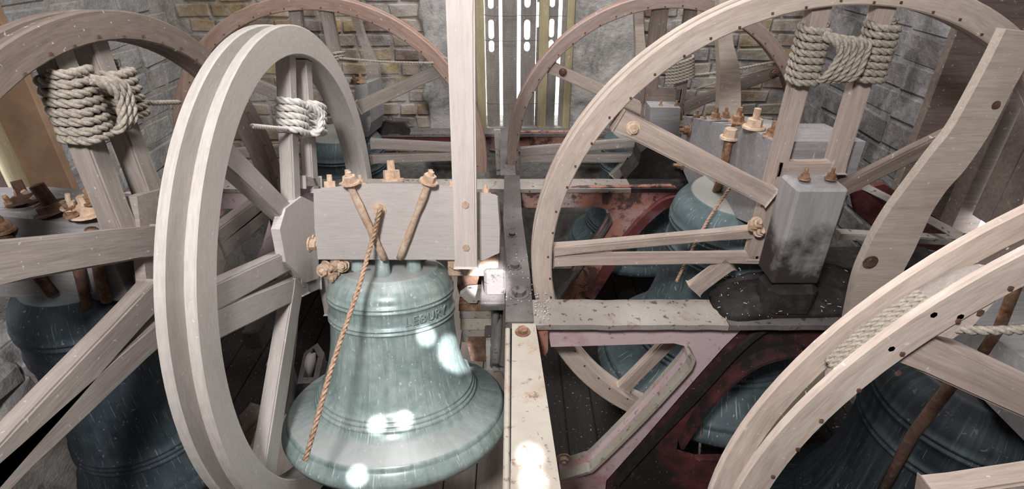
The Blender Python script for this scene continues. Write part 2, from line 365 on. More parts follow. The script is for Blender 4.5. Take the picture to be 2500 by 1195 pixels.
M_FLOORB = wood('pale_floor_boards', (.42, .36, .32), (.58, .51, .46), (.25, .2, .17), .35, grain=(16, 1.2, 16))  # paler copy of the boards, carries light painted on the floor
M_FLOORD = wood('dark_floor_boards', (.016, .012, .012), (.035, .028, .026), (.02, .016, .015), .5, grain=(16, 1.2, 16))  # near-black boards, shade of the pits put into the floor colour
def _mesh(nt, b):
    n = noise(nt, coords(nt), 50, 3, .6); lk(nt, ramp(nt, n, [(.3, (.12, .11, .10)), (.7, (.26, .24, .22))]), b.inputs['Base Color']); b.inputs['Roughness'].default_value = .8
M_WIRE = mat('dull_wire', _mesh)
def _white(nt, b):
    n = noise(nt, coords(nt), 40, 3, .6); lk(nt, ramp(nt, n, [(.3, (.55, .52, .49)), (.7, (.82, .80, .77))]), b.inputs['Base Color']); b.inputs['Roughness'].default_value = .9
M_FLECK = mat('white_debris', _white)
M_LEDGE = stone('whitened_ledge_stone', [(.52, .50, .49), (.44, .42, .41)], .9, grime=.75)

# ------------------------------------------------------------------ the tower room
XL, XR, YB = -2.15, 1.97, 3.80
ZT = 4.6
def struct(name, mat_, lo, hi, bev=0):
    o = box(name, mat_, None, lo, hi, bev); o['kind'] = 'structure'; return o
floor = struct('floor', M_FLOORD, (-2.8, -1.4, -.12), (2.6, 4.3, -.02))
struct('ceiling', M_FLOORD, (-2.8, -1.4, ZT), (2.6, 4.3, ZT + .1))
# floor boards (run away from the camera); light below the near bell is painted in as paler boards
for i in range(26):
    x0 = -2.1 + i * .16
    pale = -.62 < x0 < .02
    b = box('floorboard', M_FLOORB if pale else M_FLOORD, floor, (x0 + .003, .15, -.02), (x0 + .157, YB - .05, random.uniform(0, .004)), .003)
# back wall with louvred window opening
wl = P(1098, 150, Y=YB).x; wr = P(1402, 150, Y=YB).x; zs = P(1250, 318, Y=YB).z
bm = bmesh.new()
outl = [Vector((XL - .5, YB, -.1)), Vector((XR + .5, YB, -.1)), Vector((XR + .5, YB, ZT)), Vector((XL - .5, YB, ZT))]
hol = [Vector((wl, YB, zs)), Vector((wr, YB, zs)), Vector((wr, YB, 3.4)), Vector((wl, YB, 3.4))]
wall_b = prism('wall_back', M_MORTAR, None, outl, (0, .35, 0), [hol]); wall_b['kind'] = 'structure'
def brick_mesh(w, h, d, name, m, seed):
    rnd = random.Random(seed); bm = bmesh.new(); vs = add_box(bm, (0, 0, 0), (w, d, h))
    for v in bm.verts: v.co += Vector((rnd.uniform(-.008, .008), rnd.uniform(-.004, .004), rnd.uniform(-.007, .007)))
    bmesh.ops.bevel(bm, geom=[e for e in bm.edges], offset=.009, segments=1, affect='EDGES', clamp_overlap=True)
    me = bpy.data.meshes.new(name); bmesh.ops.recalc_face_normals(bm, faces=bm.faces); bm.to_mesh(me); bm.free(); me.materials.append(m); return me
def put(name, me, parent, M):
    o = bpy.data.objects.new(name, me); COL.objects.link(o); place(o, M, parent); return o
BR = [brick_mesh(w, .079, .05, 'brick', M_BRICK, i) for i, w in enumerate((.215, .235, .225, .105, .115, .165))]
BRW = (.215, .235, .225, .105, .115, .165)
nb = 0; z = 1.02
row = 0
while z < 2.35:
    x = XL + .01 + (row % 2) * .06
    while x < XR - .05:
        k = random.choice((0, 1, 2, 0, 1, 5)) if row % 3 else random.choice((3, 4, 0, 5, 1)); w = BRW[k]
        if not (x + w > wl - .03 and x < wr + .16 and z > zs - .06) and x + w < XR:
            put('brick', BR[k], wall_b, Matrix.Translation((x + w / 2, YB + .016 + random.uniform(-.006, .004), z)) @ Matrix.Rotation(random.uniform(-.02, .02), 4, 'Y')); nb += 1
            x += w + .013
        else:
            x += .03
    z += .091; row += 1
# smeared render pilasters beside the window
for (x0, x1, nm) in ((wl - .17, wl + .01, 0), (wr - .01, wr + .42, 1)):
    bm = bmesh.new(); nx, nz = 8, 26
    g = [[bm.verts.new((x0 + (x1 - x0) * i / nx + (random.uniform(-.03, .03) if i in (0, nx) and nm != 5 else 0) * (1 if (i == 0 and nm == 0) or (i == nx and nm == 1) else 0), YB - .035 + random.uniform(-.008, .008), .9 + 2.2 * j / nz)) for j in range(nz + 1)] for i in range(nx + 1)]
    for i in range(nx):
        for j in range(nz): bm.faces.new((g[i][j], g[i + 1][j], g[i + 1][j + 1], g[i][j + 1]))
    r = bmesh.ops.extrude_face_region(bm, geom=list(bm.faces))
    bmesh.ops.translate(bm, verts=[v for v in r['geom'] if isinstance(v, bmesh.types.BMVert)], vec=(0, .06, 0))
    o = finish('render_coat', bm, M_RENDER, wall_b, centred(bm), smooth=True)
# left wall with deep window
def side_wall(name, X, sgn, y0, y1, z0, z1, m_core):
    a = [Vector((X, -1.3, -.1)), Vector((X, YB + .3, -.1)), Vector((X, YB + .3, ZT)), Vector((X, -1.3, ZT))]
    h = [Vector((X, y0, z0)), Vector((X, y1, z0)), Vector((X, y1, z1)), Vector((X, y0, z1))]
    o = prism(name, m_core, None, a, (sgn * .45, 0, 0), [h]); o['kind'] = 'structure'; return o
jy = 2.50
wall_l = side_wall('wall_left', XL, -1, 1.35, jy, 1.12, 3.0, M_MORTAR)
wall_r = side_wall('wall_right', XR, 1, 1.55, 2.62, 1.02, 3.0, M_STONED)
wall_n = struct('wall_near', M_STONED, (-2.8, -1.4, -.1), (2.6, -1.3, ZT))
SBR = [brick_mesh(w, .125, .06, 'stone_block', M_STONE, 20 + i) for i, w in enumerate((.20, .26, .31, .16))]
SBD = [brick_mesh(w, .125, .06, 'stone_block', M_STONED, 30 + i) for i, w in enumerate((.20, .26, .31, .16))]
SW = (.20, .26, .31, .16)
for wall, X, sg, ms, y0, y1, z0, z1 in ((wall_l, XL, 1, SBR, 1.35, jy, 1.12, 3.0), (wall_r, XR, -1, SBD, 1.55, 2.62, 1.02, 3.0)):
    z = .62; row = 0
    while z < 2.75:
        y = (.45 if sg > 0 else 1.05) + (row % 2) * .1
        while y < YB - .1:
            k = random.randrange(4); w = SW[k]
            if y + w > y0 - .01 and y < y1 and z > z0 - .07:
                if y < y1 - .001: y = max(y, y1) if y + w > y0 else y
                if y < y1: y = y1
                continue_ = True
                w = SW[k]
            if y + w > YB - .02: break
            put('stone_block', ms[k], wall, Matrix.Translation((X - sg * .024 + random.uniform(-.006, .004), y + w / 2, z)) @ Matrix.Rotation(pi / 2, 4, 'Z')); y += w + .014
        z += .14; row += 1
# plaster on the far jamb of the left window, its wooden post and boards
o = box('plaster_reveal', M_PLAST, wall_l, (XL - .45, jy - .03, .95), (XL + .012, jy + .01, 3.0), .006)
win_l = thing('window_1', '', ''); del win_l['label']; del win_l['category']; win_l['kind'] = 'structure'
box('window_post', M_OLIVE, win_l, (XL - .25, jy - .085, 1.1), (XL - .19, jy - .02, 3.0))
for i in range(5):
    box('board', M_BROWN, win_l, (XL - .25, jy - .295 - i * .19, 1.1), (XL - .22, jy - .107 - i * .19, 3.0))
win_r = thing('window_2', '', ''); del win_r['label']; del win_r['category']; win_r['kind'] = 'structure'
box('plaster_reveal', M_BROWN, wall_r, (XR - .01, 2.585, 1.0), (XR + .45, 2.63, 3.0), .006)
box('window_post', M_BROWN, win_r, (XR + .28, 2.497, 1.0), (XR + .42, 2.60, 3.0))
box('board', M_BROWN, win_r, (XR + .34, 2.38, 1.14), (XR + .38, 2.484, 3.0))
for i in range(5):
    box('board', M_BROWN, win_r, (XR + .34, 2.18 - i * .2 - .0, 1.0), (XR + .38, 2.377 - i * .2, 3.0))
# ledge at the left wall foot (whitened stones)
led = thing('stone_ledge', 'whitened rubble stone ledge by the left wall beneath the dark bell', 'ledge', (-1.95, .95, .3))
for i in range(9):
    a = P(-60 + (i % 3) * 62, 880 + (i // 3) * 60 + (i % 3) * -28, X=-1.78 + .05 * (i % 2))
    bm = bmesh.new(); s = .14
    add_box(bm, (0, 0, 0), (s * random.uniform(1, 1.5), s * random.uniform(1, 1.4), s * .8))
    for v in bm.verts: v.co += Vector([random.uniform(-.02, .02) for _ in range(3)])
    finish('ledge_stone', bm, M_LEDGE, led, Matrix.Translation(a + Vector((0, .0, 0))), bev=.02)

# ------------------------------------------------------------------ louvre window of boards in the back wall
win = thing('window_3', '', ''); del win['label']; del win['category']; win['kind'] = 'structure'
YW = YB + .10
def slot(x0, x1, z0, z1, n=5):
    r = (x1 - x0) / 2; cx = (x0 + x1) / 2; pts = []
    for i in range(n + 1): a = pi * i / n; pts.append(Vector((cx + r * cos(a), YW, z1 - r + r * sin(a))))
    for i in range(n + 1): a = pi + pi * i / n; pts.append(Vector((cx + r * cos(a), YW, z0 + r + r * sin(a))))
    return pts
def wx(px, py=150): return P(px, py, Y=YW).x
def wz(py): return P(1250, py, Y=YW).z
ZB = zs - .02; ZH = 3.3
def plank(px0, px1, m=M_BOARD, slots=(), dy=0, nm='board'):
    a, b = wx(px0), wx(px1); holes = []
    for (s0, s1, t, bt) in slots: holes.append(slot(wx(s0), wx(s1), wz(bt), wz(t) if t > -900 else wz(t)))
    for h in (2.25, 2.62): 
        if slots: holes.append(slot(wx(slots[0][0]), wx(slots[0][1]), h, h + .3))
    out = [Vector((a, YW, ZB)), Vector((b, YW, ZB)), Vector((b, YW, ZH)), Vector((a, YW, ZH))]
    o = prism(nm, m, win, out, (0, .022, 0), holes)
    if dy: o.location.y += dy
    return o
plank(1090, 1163); 
plank(1164, 1185, M_OLIVE, dy=-.05, nm='batten')
plank(1186, 1219, slots=[(1194, 1207, 48, 96), (1194, 1207, 99, 128), (1194, 1207, -40, 22)])
plank(1227, 1262, M_BOARD, dy=-.01)
plank(1271, 1307, slots=[(1279, 1293, 48, 98), (1279, 1293, 102, 126), (1279, 1293, -40, 19)])
plank(1314, 1336, M_OLIVE, dy=-.05, nm='batten')
plank(1308.5, 1331, M_BOARD, slots=[(1309.5, 1313.4, 5, 68)])
plank(1334, 1359, slots=[(1338, 1350, 46, 92), (1338, 1350, 97, 122), (1338, 1350, -40, 18)])
plank(1368, 1380, M_BOARD)
plank(1378, 1397, M_OLIVE, dy=-.05, nm='batten')
plank(1392, 1420)
for py in (36, 97, -60, 250):
    z0 = wz(py); tube('wire', M_WIRE, win, [Vector((wx(1150) + i * .1, YW - .03, z0 + .004 * sin(i * 2))) for i in range(8)], .0022, 5)
bm = bmesh.new()                       # wire netting over the boards
x = wx(1150)
while x < wx(1398): add_box(bm, (x, YW - .028, (ZB + ZH) / 2), (.0009, .0009, ZH - ZB)); x += .0125
z = ZB
while z < ZH: add_box(bm, ((wx(1150) + wx(1398)) / 2, YW - .028, z), (wx(1398) - wx(1150), .0009, .0009)); z += .0125
nt_ = finish('wire_netting', bm, M_WIRE, win); nt_['kind'] = 'stuff'

# ------------------------------------------------------------------ cast iron bell frame
frame = thing('bell_cage', 'red painted cast iron bell frame with rusty dusty top flanges', 'frame', (0, 2.0, 0))
ZF = 1.25
def web(px, Y, m, th=.03, name='side_frame', lip=None, lipw=.09):
    pts = [P(a, b, Y=Y) for a, b in px]
    o = prism(name, m, frame, pts, (0, th, 0))
    return o
def lipstrip(px, Y, m, depth=.1, th=.012, parent=None):
    pts = catmull([P(a, b, Y=Y) for a, b in px], 5); bm = bmesh.new(); n = len(pts); A = []
    for i, p in enumerate(pts):
        t = (pts[min(i + 1, n - 1)] - pts[max(i - 1, 0)]).normalized(); nn = Vector((-t.z, 0, t.x)) * th
        A.append([bm.verts.new(q) for q in (p + Vector((0, -depth * .45, 0)), p + Vector((0, depth * .55, 0)), p + nn + Vector((0, depth * .55, 0)), p + nn + Vector((0, -depth * .45, 0)))])
    for a, b in zip(A[:-1], A[1:]):
        for k in range(4): bm.faces.new((a[k], a[(k + 1) % 4], b[(k + 1) % 4], b[k]))
    bm.faces.new(A[0]); bm.faces.new(A[-1][::-1])
    return finish('flange', bm, m, parent or frame, centred(bm))
near = web([(1335, 795), (1740, 785), (1835, 781), (1765, 850), (1690, 935), (1560, 1085), (1480, 1175), (1475, 1230), (1373, 1230), (1366, 1150),
            (1405, 1138), (1430, 1130), (1450, 1118), (1560, 1008), (1660, 897), (1676, 874), (1680, 858), (1670, 845), (1645, 839), (1345, 848)], 1.50, M_PINK)
web([(1838, 781), (1960, 774), (2160, 772), (2160, 850), (1955, 848), (1900, 852), (1840, 872), (1790, 905), (1735, 960), (1690, 1020), (1655, 1075), (1650, 1110), (1700, 1125), (2100, 1120), (2100, 1225), (1477, 1230), (1482, 1176), (1562, 1086), (1692, 936), (1767, 851)], 1.513, M_DSOOT)
lipstrip([(1366, 1150), (1405, 1138), (1430, 1130), (1450, 1118), (1560, 1008), (1660, 897), (1676, 874), (1680, 858), (1670, 845)], 1.50, M_PALEI, .10, -.012)
lipstrip([(1955, 848), (1900, 852), (1840, 872), (1790, 905), (1735, 960), (1690, 1020), (1655, 1075)], 1.50, M_DSOOT, .10, .012)
lipstrip([(1955, 776), (1880, 790), (1800, 850), (1700, 960), (1560, 1110), (1500, 1180)], 1.495, M_SOOT_SHADE, .02, .02)  # dark strip painted in as the shade of the groove between the lobes
mid = web([(1250, 462), (1640, 455), (1700, 478), (1650, 500), (1600, 522), (1550, 570), (1490, 640), (1425, 735), (1352, 738), (1380, 694), (1474, 552), (1484, 528), (1478, 512), (1462, 506), (1250, 508)], 2.56, M_ORANGE)
lipstrip([(1352, 738), (1380, 694), (1474, 552), (1484, 528), (1478, 512)], 2.56, M_DARKI, .1, -.012)
lipstrip([(1700, 480), (1640, 478), (1590, 505), (1520, 580), (1430, 720)], 2.547, M_DRED, .05, .05)
web([(300, 474), (1210, 466), (1210, 512), (760, 512), (700, 545), (664, 622), (628, 668), (614, 658), (640, 600), (660, 530), (640, 508), (300, 516)], 2.56, M_PINK)
web([(740, 328), (1215, 324), (1215, 362), (740, 366)], 3.42, M_DRED)
web([(1216, 322), (1520, 322), (1520, 360), (1216, 360)], 3.42, M_ORANGE)
web([(860, 298), (885, 285), (905, 300), (925, 303), (940, 296), (958, 300), (985, 300), (1000, 316), (1000, 330), (850, 330)], 3.40, M_SOOT_SHADE)
def topflange(x0, x1, y0, y1, m, z=ZF, t=.02):
    bm = bmesh.new(); n = max(2, int((x1 - x0) / .06)); 
    for a in (0,):
        g = []
        for i in range(n + 1):
            x = x0 + (x1 - x0) * i / n; j = random.uniform(-.003, .003)
            g.append([bm.verts.new(v) for v in ((x, y0 + j, z - t), (x, y1 + j, z - t), (x, y1 + j, z), (x, (y0 + y1) / 2, z + .004), (x, y0 + j, z))])
        for p, q in zip(g[:-1], g[1:]):
            for k in range(5): bm.faces.new((p[k], p[(k + 1) % 5], q[(k + 1) % 5], q[k]))
        bm.faces.new(g[0]); bm.faces.new(g[-1][::-1])
    return finish('top_flange', bm, m, frame, centred(bm))
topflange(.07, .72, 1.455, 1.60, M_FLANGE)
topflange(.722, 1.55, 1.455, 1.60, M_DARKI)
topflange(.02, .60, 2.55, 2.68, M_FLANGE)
topflange(.602, 1.3, 2.55, 2.68, M_SOOT_SHADE)
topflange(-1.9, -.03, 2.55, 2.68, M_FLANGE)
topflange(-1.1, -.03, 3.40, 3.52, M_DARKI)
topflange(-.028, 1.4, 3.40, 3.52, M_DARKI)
# middle rail running away from the camera
def plate(name, m, pts, z, t):
    return prism(name, m, frame, [Vector((x, y, z)) for x, y in pts], (0, 0, -t))
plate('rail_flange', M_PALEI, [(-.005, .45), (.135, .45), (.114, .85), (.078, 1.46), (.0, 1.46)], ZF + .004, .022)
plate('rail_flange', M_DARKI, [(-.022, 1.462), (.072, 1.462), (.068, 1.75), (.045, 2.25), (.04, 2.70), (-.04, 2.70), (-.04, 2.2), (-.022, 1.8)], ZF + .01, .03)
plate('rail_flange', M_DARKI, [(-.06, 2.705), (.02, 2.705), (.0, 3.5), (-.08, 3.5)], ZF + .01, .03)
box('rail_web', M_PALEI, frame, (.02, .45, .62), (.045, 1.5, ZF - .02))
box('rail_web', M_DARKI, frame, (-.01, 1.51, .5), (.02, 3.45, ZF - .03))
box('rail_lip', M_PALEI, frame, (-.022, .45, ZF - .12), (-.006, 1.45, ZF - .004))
hexbolt('bolt', M_RUST, frame, (.035, 1.415, ZF + .004), (0, 0, 1), .018, .012, 0)
hexbolt('bolt', M_DARKI, frame, (.025, 1.62, ZF + .01), (0, 0, 1), .026, .016, 0)
hexbolt('bolt', M_DARKI, frame, (.012, 1.80, ZF + .01), (0, 0, 1), .018, .014, 0)
hexbolt('bolt', M_DARKI, frame, (.0, 2.05, ZF + .01), (0, 0, 1), .014, .012, 0)
p = P(1376, 1120, Y=1.46); hexbolt('bolt', M_RUSTL, frame, p, (0, -1, 0), .02, .016, .01)
prism('lug', M_ORANGE, frame, [P(a, b, Y=1.47) for a, b in ((1310, 800), (1318, 795), (1332, 797), (1338, 808), (1338, 855), (1332, 870), (1322, 872), (1312, 850))], (0, .05, 0))
# left twin rail and bearing shelf beside the near bell
box('rail', M_DARKI, frame, (-.115, 1.75, .9), (-.05, 2.50, .93))
tube('pipe', M_DARKI, frame, [(-.058, 1.50, 1.04), (-.052, 1.6, 1.08), (-.045, 1.86, 1.16)], .015, 10)
box('bearing_shelf', M_DARKI, frame, (-.115, 1.60, 1.20), (-.022, 1.95, 1.235))
box('bearing_block', M_DARKI, frame, (-.10, 1.64, 1.235), (-.022, 1.82, 1.345), .01)
prism('rust_plate', M_RUSTD, frame, [P(a, b, Y=1.9) for a, b in ((1118, 650), (1215, 650), (1215, 720), (1190, 735), (1140, 728), (1122, 722), (1116, 700))], (0, .03, 0))
prism('rust_plate', M_FLANGE, frame, [P(a, b, Y=1.84) for a, b in ((1122, 722), (1140, 708), (1200, 703), (1205, 740), (1180, 745), (1178, 735), (1166, 734), (1164, 741), (1145, 741))], (0, .03, 0))
for (a, b, c, d, m) in ((1120, 742, 1205, 760, M_RUST), (1122, 762, 1200, 778, M_FLANGE), (1124, 780, 1200, 806, M_PALEI), (1128, 808, 1200, 836, M_FLANGE)):
    prism('stepped_plate', m, frame, [P(x, y, Y=1.86) for x, y in ((a, b), (c, b), (c, d), (a, d))], (0, .05, 0))
prism('bracket', M_RUSTD, frame, [P(x, y, Y=1.7) for x, y in ((1141, 842), (1196, 842), (1198, 885), (1150, 882))], (0, .05, 0))
prism('bracket', M_FLANGE, frame, [P(x, y, Y=1.62) for x, y in ((1186, 842), (1204, 842), (1206, 905), (1188, 905))], (0, .04, 0))
tube('rod', M_FLANGE, frame, [P(1178, 655, Y=1.8), P(1181, 716, Y=1.8)], .0035, 6)
tube('clamp_arm', M_DARKI, frame, [P(1205, 903, Y=1.55), P(1218, 900, Y=1.55), P(1228, 903, Y=1.55), P(1238, 925, Y=1.55)], .012, 8)
tube('clamp_arm', M_DARKI, frame, [P(1205, 895, Y=1.6), P(1206, 850, Y=1.62), P(1209, 780, Y=1.66), P(1215, 700, Y=1.74)], .014, 8)
# upright strip between the two back wheels
prism('upright_strip', M_FLANGE, frame, [P(x, y, Y=3.30) for x, y in ((1206, 318), (1222, 318), (1226, 345), (1226, 370), (1238, 425), (1212, 428), (1210, 380))], (0, .02, 0))
# outer ring rails left and right, in the dark
box('rail', M_DARKI, frame, (-1.0, 1.6, 1.02), (-.93, 3.4, 1.10))
o = bar('brace', M_FLANGE, frame, P(2110, 455, Y=2.3), P(2350, 580, Y=1.9), .03, .02)
o = bar('brace', M_FLANGE, frame, P(2040, 572, Y=2.0), P(2360, 588, Y=2.0), .03, .05)
box('dark_rail', M_SOOT_SHADE, frame, (1.1, 2.02, 1.02), (1.9, 2.2, 1.12))
prism('side_frame', M_DRED, frame, [P(x, y, Y=2.3) for x, y in ((2080, 470), (2160, 450), (2330, 560), (2330, 620), (2200, 600), (2090, 520))], (0, .03, 0))
# dirt piled on the frame around the right bearing
def mound(name, px, Zb, h, m, label):
    bm = bmesh.new(); c = Vector((0, 0, 0)); pts = [P(a, b, Z=Zb) for a, b in px]; 
    for p_ in pts: c += p_
    c /= len(pts); ring = catmull(pts, 5, True); n = len(ring); rows = 6; R = []
    for k in range(rows):
        u = k / rows; hh = h * (1 - (1 - u) ** 2)
        R.append([bm.verts.new(Vector((c.x + (q.x - c.x) * (1 - u), c.y + (q.y - c.y) * (1 - u), Zb + hh + random.uniform(-.008, .008) * (k > 0)))) for q in ring])
    top = bm.verts.new((c.x, c.y, Zb + h))
    for a, b in zip(R[:-1], R[1:]):
        for i in range(n): bm.faces.new((a[i], a[(i + 1) % n], b[(i + 1) % n], b[i]))
    for i in range(n): bm.faces.new((R[-1][i], R[-1][(i + 1) % n], top))
    bm.faces.new(R[0][::-1])
    return finish(name, bm, m, None, centred(bm), smooth=True)
mo = mound('debris_heap', [(1730, 728), (1760, 690), (1850, 660), (1950, 640), (2050, 650), (2120, 700), (2140, 760), (2040, 775), (1900, 778), (1780, 782)], ZF + .003, .055, M_SOOT_SHADE, '')
tag(mo, 'black greasy heap of dirt and nest debris on the beam under the right headstock', 'debris', kind='stuff')
bm = bmesh.new()
for i in range(150):
    px = random.gauss(1920, 110); py = random.uniform(650, 778); q = P(px, py, Z=ZF + .035)
    if not 1740 < px < 2120: continue
    M_ = Matrix.Rotation(random.uniform(0, 6), 3, 'Z'); L = random.choice((.002, .003, .005, .012))
    add_box(bm, q, (L, .0016, .0014), M_)
for i in range(45):
    q = P(random.uniform(1305, 1345), random.uniform(690, 780), Z=ZF + .012); add_box(bm, q, (.004, .003, .002), Matrix.Rotation(random.uniform(0, 6), 3, 'Z'))
for i in range(35):
    q = P(random.uniform(1235, 1300), random.uniform(620, 740), Z=ZF + .012); add_box(bm, q, (.004, .002, .002), Matrix.Rotation(random.uniform(0, 6), 3, 'Z'))
o = finish('dirt_flecks', bm, M_FLECK, None, centred(bm)); tag(o, 'scattered pale flecks and straw fragments on the dark beam tops', 'debris', kind='stuff')

# ------------------------------------------------------------------ bells
def bell_profile(R, H, rs, crown=.06):
    """outside and inside profile of a church bell: lip radius R, height to shoulder H, shoulder radius rs"""
    k = R - rs
    o = [(R * .985, 0.0), (R, .018), (R * .995, .035), (R * .965, .055), (R * .955, .062), (R * .945, .066), (R * .95, .074), (R * .925, .085)]
    def w(t): return rs * .985 + k * (t ** 3.3) * .95       # waist curve
    def add(u, bump_=0): t = 1 - u; o.append((w(t) + bump_, u * H))
    for u in (.18, .235): add(u)
    for u in (.25, .275, .30): add(u - .012); add(u - .004, .006); add(u + .006, .006); add(u + .012)
    for u in (.36, .43, .5, .58, .66, .74, .79): add(u)
    for u in (.81, .835): add(u - .01); add(u - .004, .007); add(u + .005, .007); add(u + .010)
    for u in (.87, .91): add(u)
    for u in (.945, .97): add(u - .01); add(u - .004, .006); add(u + .005, .006); add(u + .010)
    o += [(rs * .985, H * 1.005), (rs * .95, H * 1.04), (rs * .88, H * 1.075), (rs * .78, H * 1.10), (rs * .765, H * 1.112), (rs * .74, H * 1.112), (rs * .5, H * 1.13), (rs * .25, H * 1.14), (0, H * 1.14)]
    th = .045
    inner = [(0, H * 1.06), (rs * .6, H * 1.04), (rs - th, H * .95), (w(.5) - th, H * .5), (w(.75) - th, H * .25), (R * .93, .0)]
    return inner + [(R * .985, 0)] + o[1:]
def make_bell(parent, X, Y, zl, R, H, rs, m, seg=96, text=None, canons=True, tilt=0, pivot=1.33):
    M = Matrix.Translation((X, Y, zl))
    T = Matrix.Translation((X, Y, pivot)) @ Matrix.Rotation(radians(tilt), 4, 'X') @ Matrix.Translation((-X, -Y, -pivot)); M = T @ M
    b = lathe('bell', m, parent, bell_profile(R, H, rs), M, seg)
    if canons:
        zt = zl + H * 1.13
        def canon(name, ax, ay, s=1.):
            pts = [Vector((X + ax * .115, Y + ay * .115, zt - .012)), Vector((X + ax * .11, Y + ay * .11, zt + .05 * s)), Vector((X + ax * .085, Y + ay * .085, zt + .095 * s)), Vector((X + ax * .045, Y + ay * .045, zt + .105 * s)), Vector((X + ax * .02, Y + ay * .02, zt + .06 * s))]
            bm = bmesh.new(); q = catmull(pts, 5); sweep(bm, q, [.03 - .010 * sin(pi * i / (len(q) - 1)) for i in range(len(q))], 10)
            finish(name, bm, m, b, T @ centred(bm), smooth=True)
        for a in (-90, -30, 30, 90, 150, 210): canon('canon', cos(radians(a)), sin(radians(a)))
    if text:
        fc = bpy.data.curves.new('inscription', 'FONT'); fc.body = text; fc.size = .046; fc.extrude = .0022; fc.resolution_u = 2; fc.space_character = 1.15
        to = bpy.data.objects.new('tmp', fc); COL.objects.link(to); dg = bpy.context.evaluated_depsgraph_get()
        me = bpy.data.meshes.new_from_object(to.evaluated_get(dg)); bpy.data.objects.remove(to)
        rr = rs + .002; a0 = radians(-68)
        for v in me.vertices:
            a = a0 + v.co.x / rr; r_ = rr + v.co.z + .001
            v.co = Vector((r_ * cos(a), r_ * sin(a), H * .862 + v.co.y))
        me.materials.append(m); io = bpy.data.objects.new('inscription', me); COL.objects.link(io); place(io, M, b)
    return b

# ------------------------------------------------------------------ wheels
def ring(name, m, parent, C, ax, d0, d1, r0, r1, a0=0., a1=360., seg=120, joints=True):
    """annular board between radii r0,r1 and depths d0,d1 along the axle; local XZ is the wheel plane for both orientations"""
    bm = bmesh.new(); full = a1 - a0 >= 359.9; n = max(8, int(seg * (a1 - a0) / 360)); R = []
    for i in range(n if full else n + 1):
        a = radians(a0 + (a1 - a0) * i / n); ca, sa = cos(a), sin(a); b = min(.004, (r1 - r0) * .15)
        sec = ((r0 + b, d0), (r1 - b, d0), (r1, d0 + b * (1 if d1 > d0 else -1)), (r1, d1), (r0, d1), (r0, d0 + b * (1 if d1 > d0 else -1)))
        R.append([bm.verts.new((r * ca, d, r * sa)) for r, d in sec])
    m_ = n if full else n
    for i in range(m_):
        p, q = R[i], R[(i + 1) % len(R)]
        for k in range(6): bm.faces.new((p[k], p[(k + 1) % 6], q[(k + 1) % 6], q[k]))
    if not full: bm.faces.new(R[0]); bm.faces.new(R[-1][::-1])
    o = finish(name, bm, m, parent, wheel_M(C, ax)); 
    return o
def wheel_M(C, ax):
    M = Matrix.Rotation(pi / 2, 4, 'Z') if ax == 'X' else Matrix()     # ax X: wheel plane is X=const, local Y -> -X
    M = M.copy(); M.translation = Vector(C); return M
class Wheel:
    """rope wheel: front shroud (the 'wheel' mesh), sole, back shroud, spokes; plane Y=c or X=c"""
    def __init__(s, parent, ax, c, C, R, rw, sep, m, mspoke, arc=(0, 360), nails=True, th=.022, sole=None):
        s.ax, s.c, s.C, s.R, s.mspoke, s.sep = ax, c, Vector(C), R, mspoke, sep
        s.w = ring('wheel', m, parent, C, ax, 0, th, R - rw, R, *arc)
        ring('sole', sole or m, s.w, C, ax, th, sep - th, R - rw * .98, R - rw * .80, *arc)
        ring('back_shroud', m, s.w, C, ax, sep - th, sep, R - rw, R, *arc)
        s.d0 = th
        if nails:
            bm = bmesh.new(); W_ = wheel_M(C, ax); n = int(60 * (arc[1] - arc[0]) / 360)
            for i in range(n):
                a = radians(arc[0] + (arc[1] - arc[0]) * (i + .5) / n) + random.uniform(-.01, .01); r = R - rw + (.008 if i % 2 else .014)
                add_box(bm, W_ @ Vector((r * cos(a), -.0005, r * sin(a))), (.006, .006, .006))
            o = finish('rim_nails', bm, M_RUSTD, s.w, centred(bm)); o['kind'] = 'stuff'
    def pt(s, px, py, d=0):
        if s.ax == 'Y': p = P(px, py, Y=s.c); p.y += d
        else: p = P(px, py, X=s.c); p.x -= d
        return p
    def face(s): return Vector((0, -1, 0)) if s.ax == 'Y' else Vector((1, 0, 0))
    def spoke(s, a, b, w, t=.04, d=.004, m=None, w1=None, bow=0, name='spoke'):
        """a, b pixel ends on the wheel plane; w metres; d depth of its front face"""
        if 0 <= d < s.d0 and name != 'x': d = s.d0 + .002
        return bar(name, m or s.mspoke, s.w, s.pt(*a, d + t / 2), s.pt(*b, d + t / 2), w, t, s.face(), .005, w1, bow)
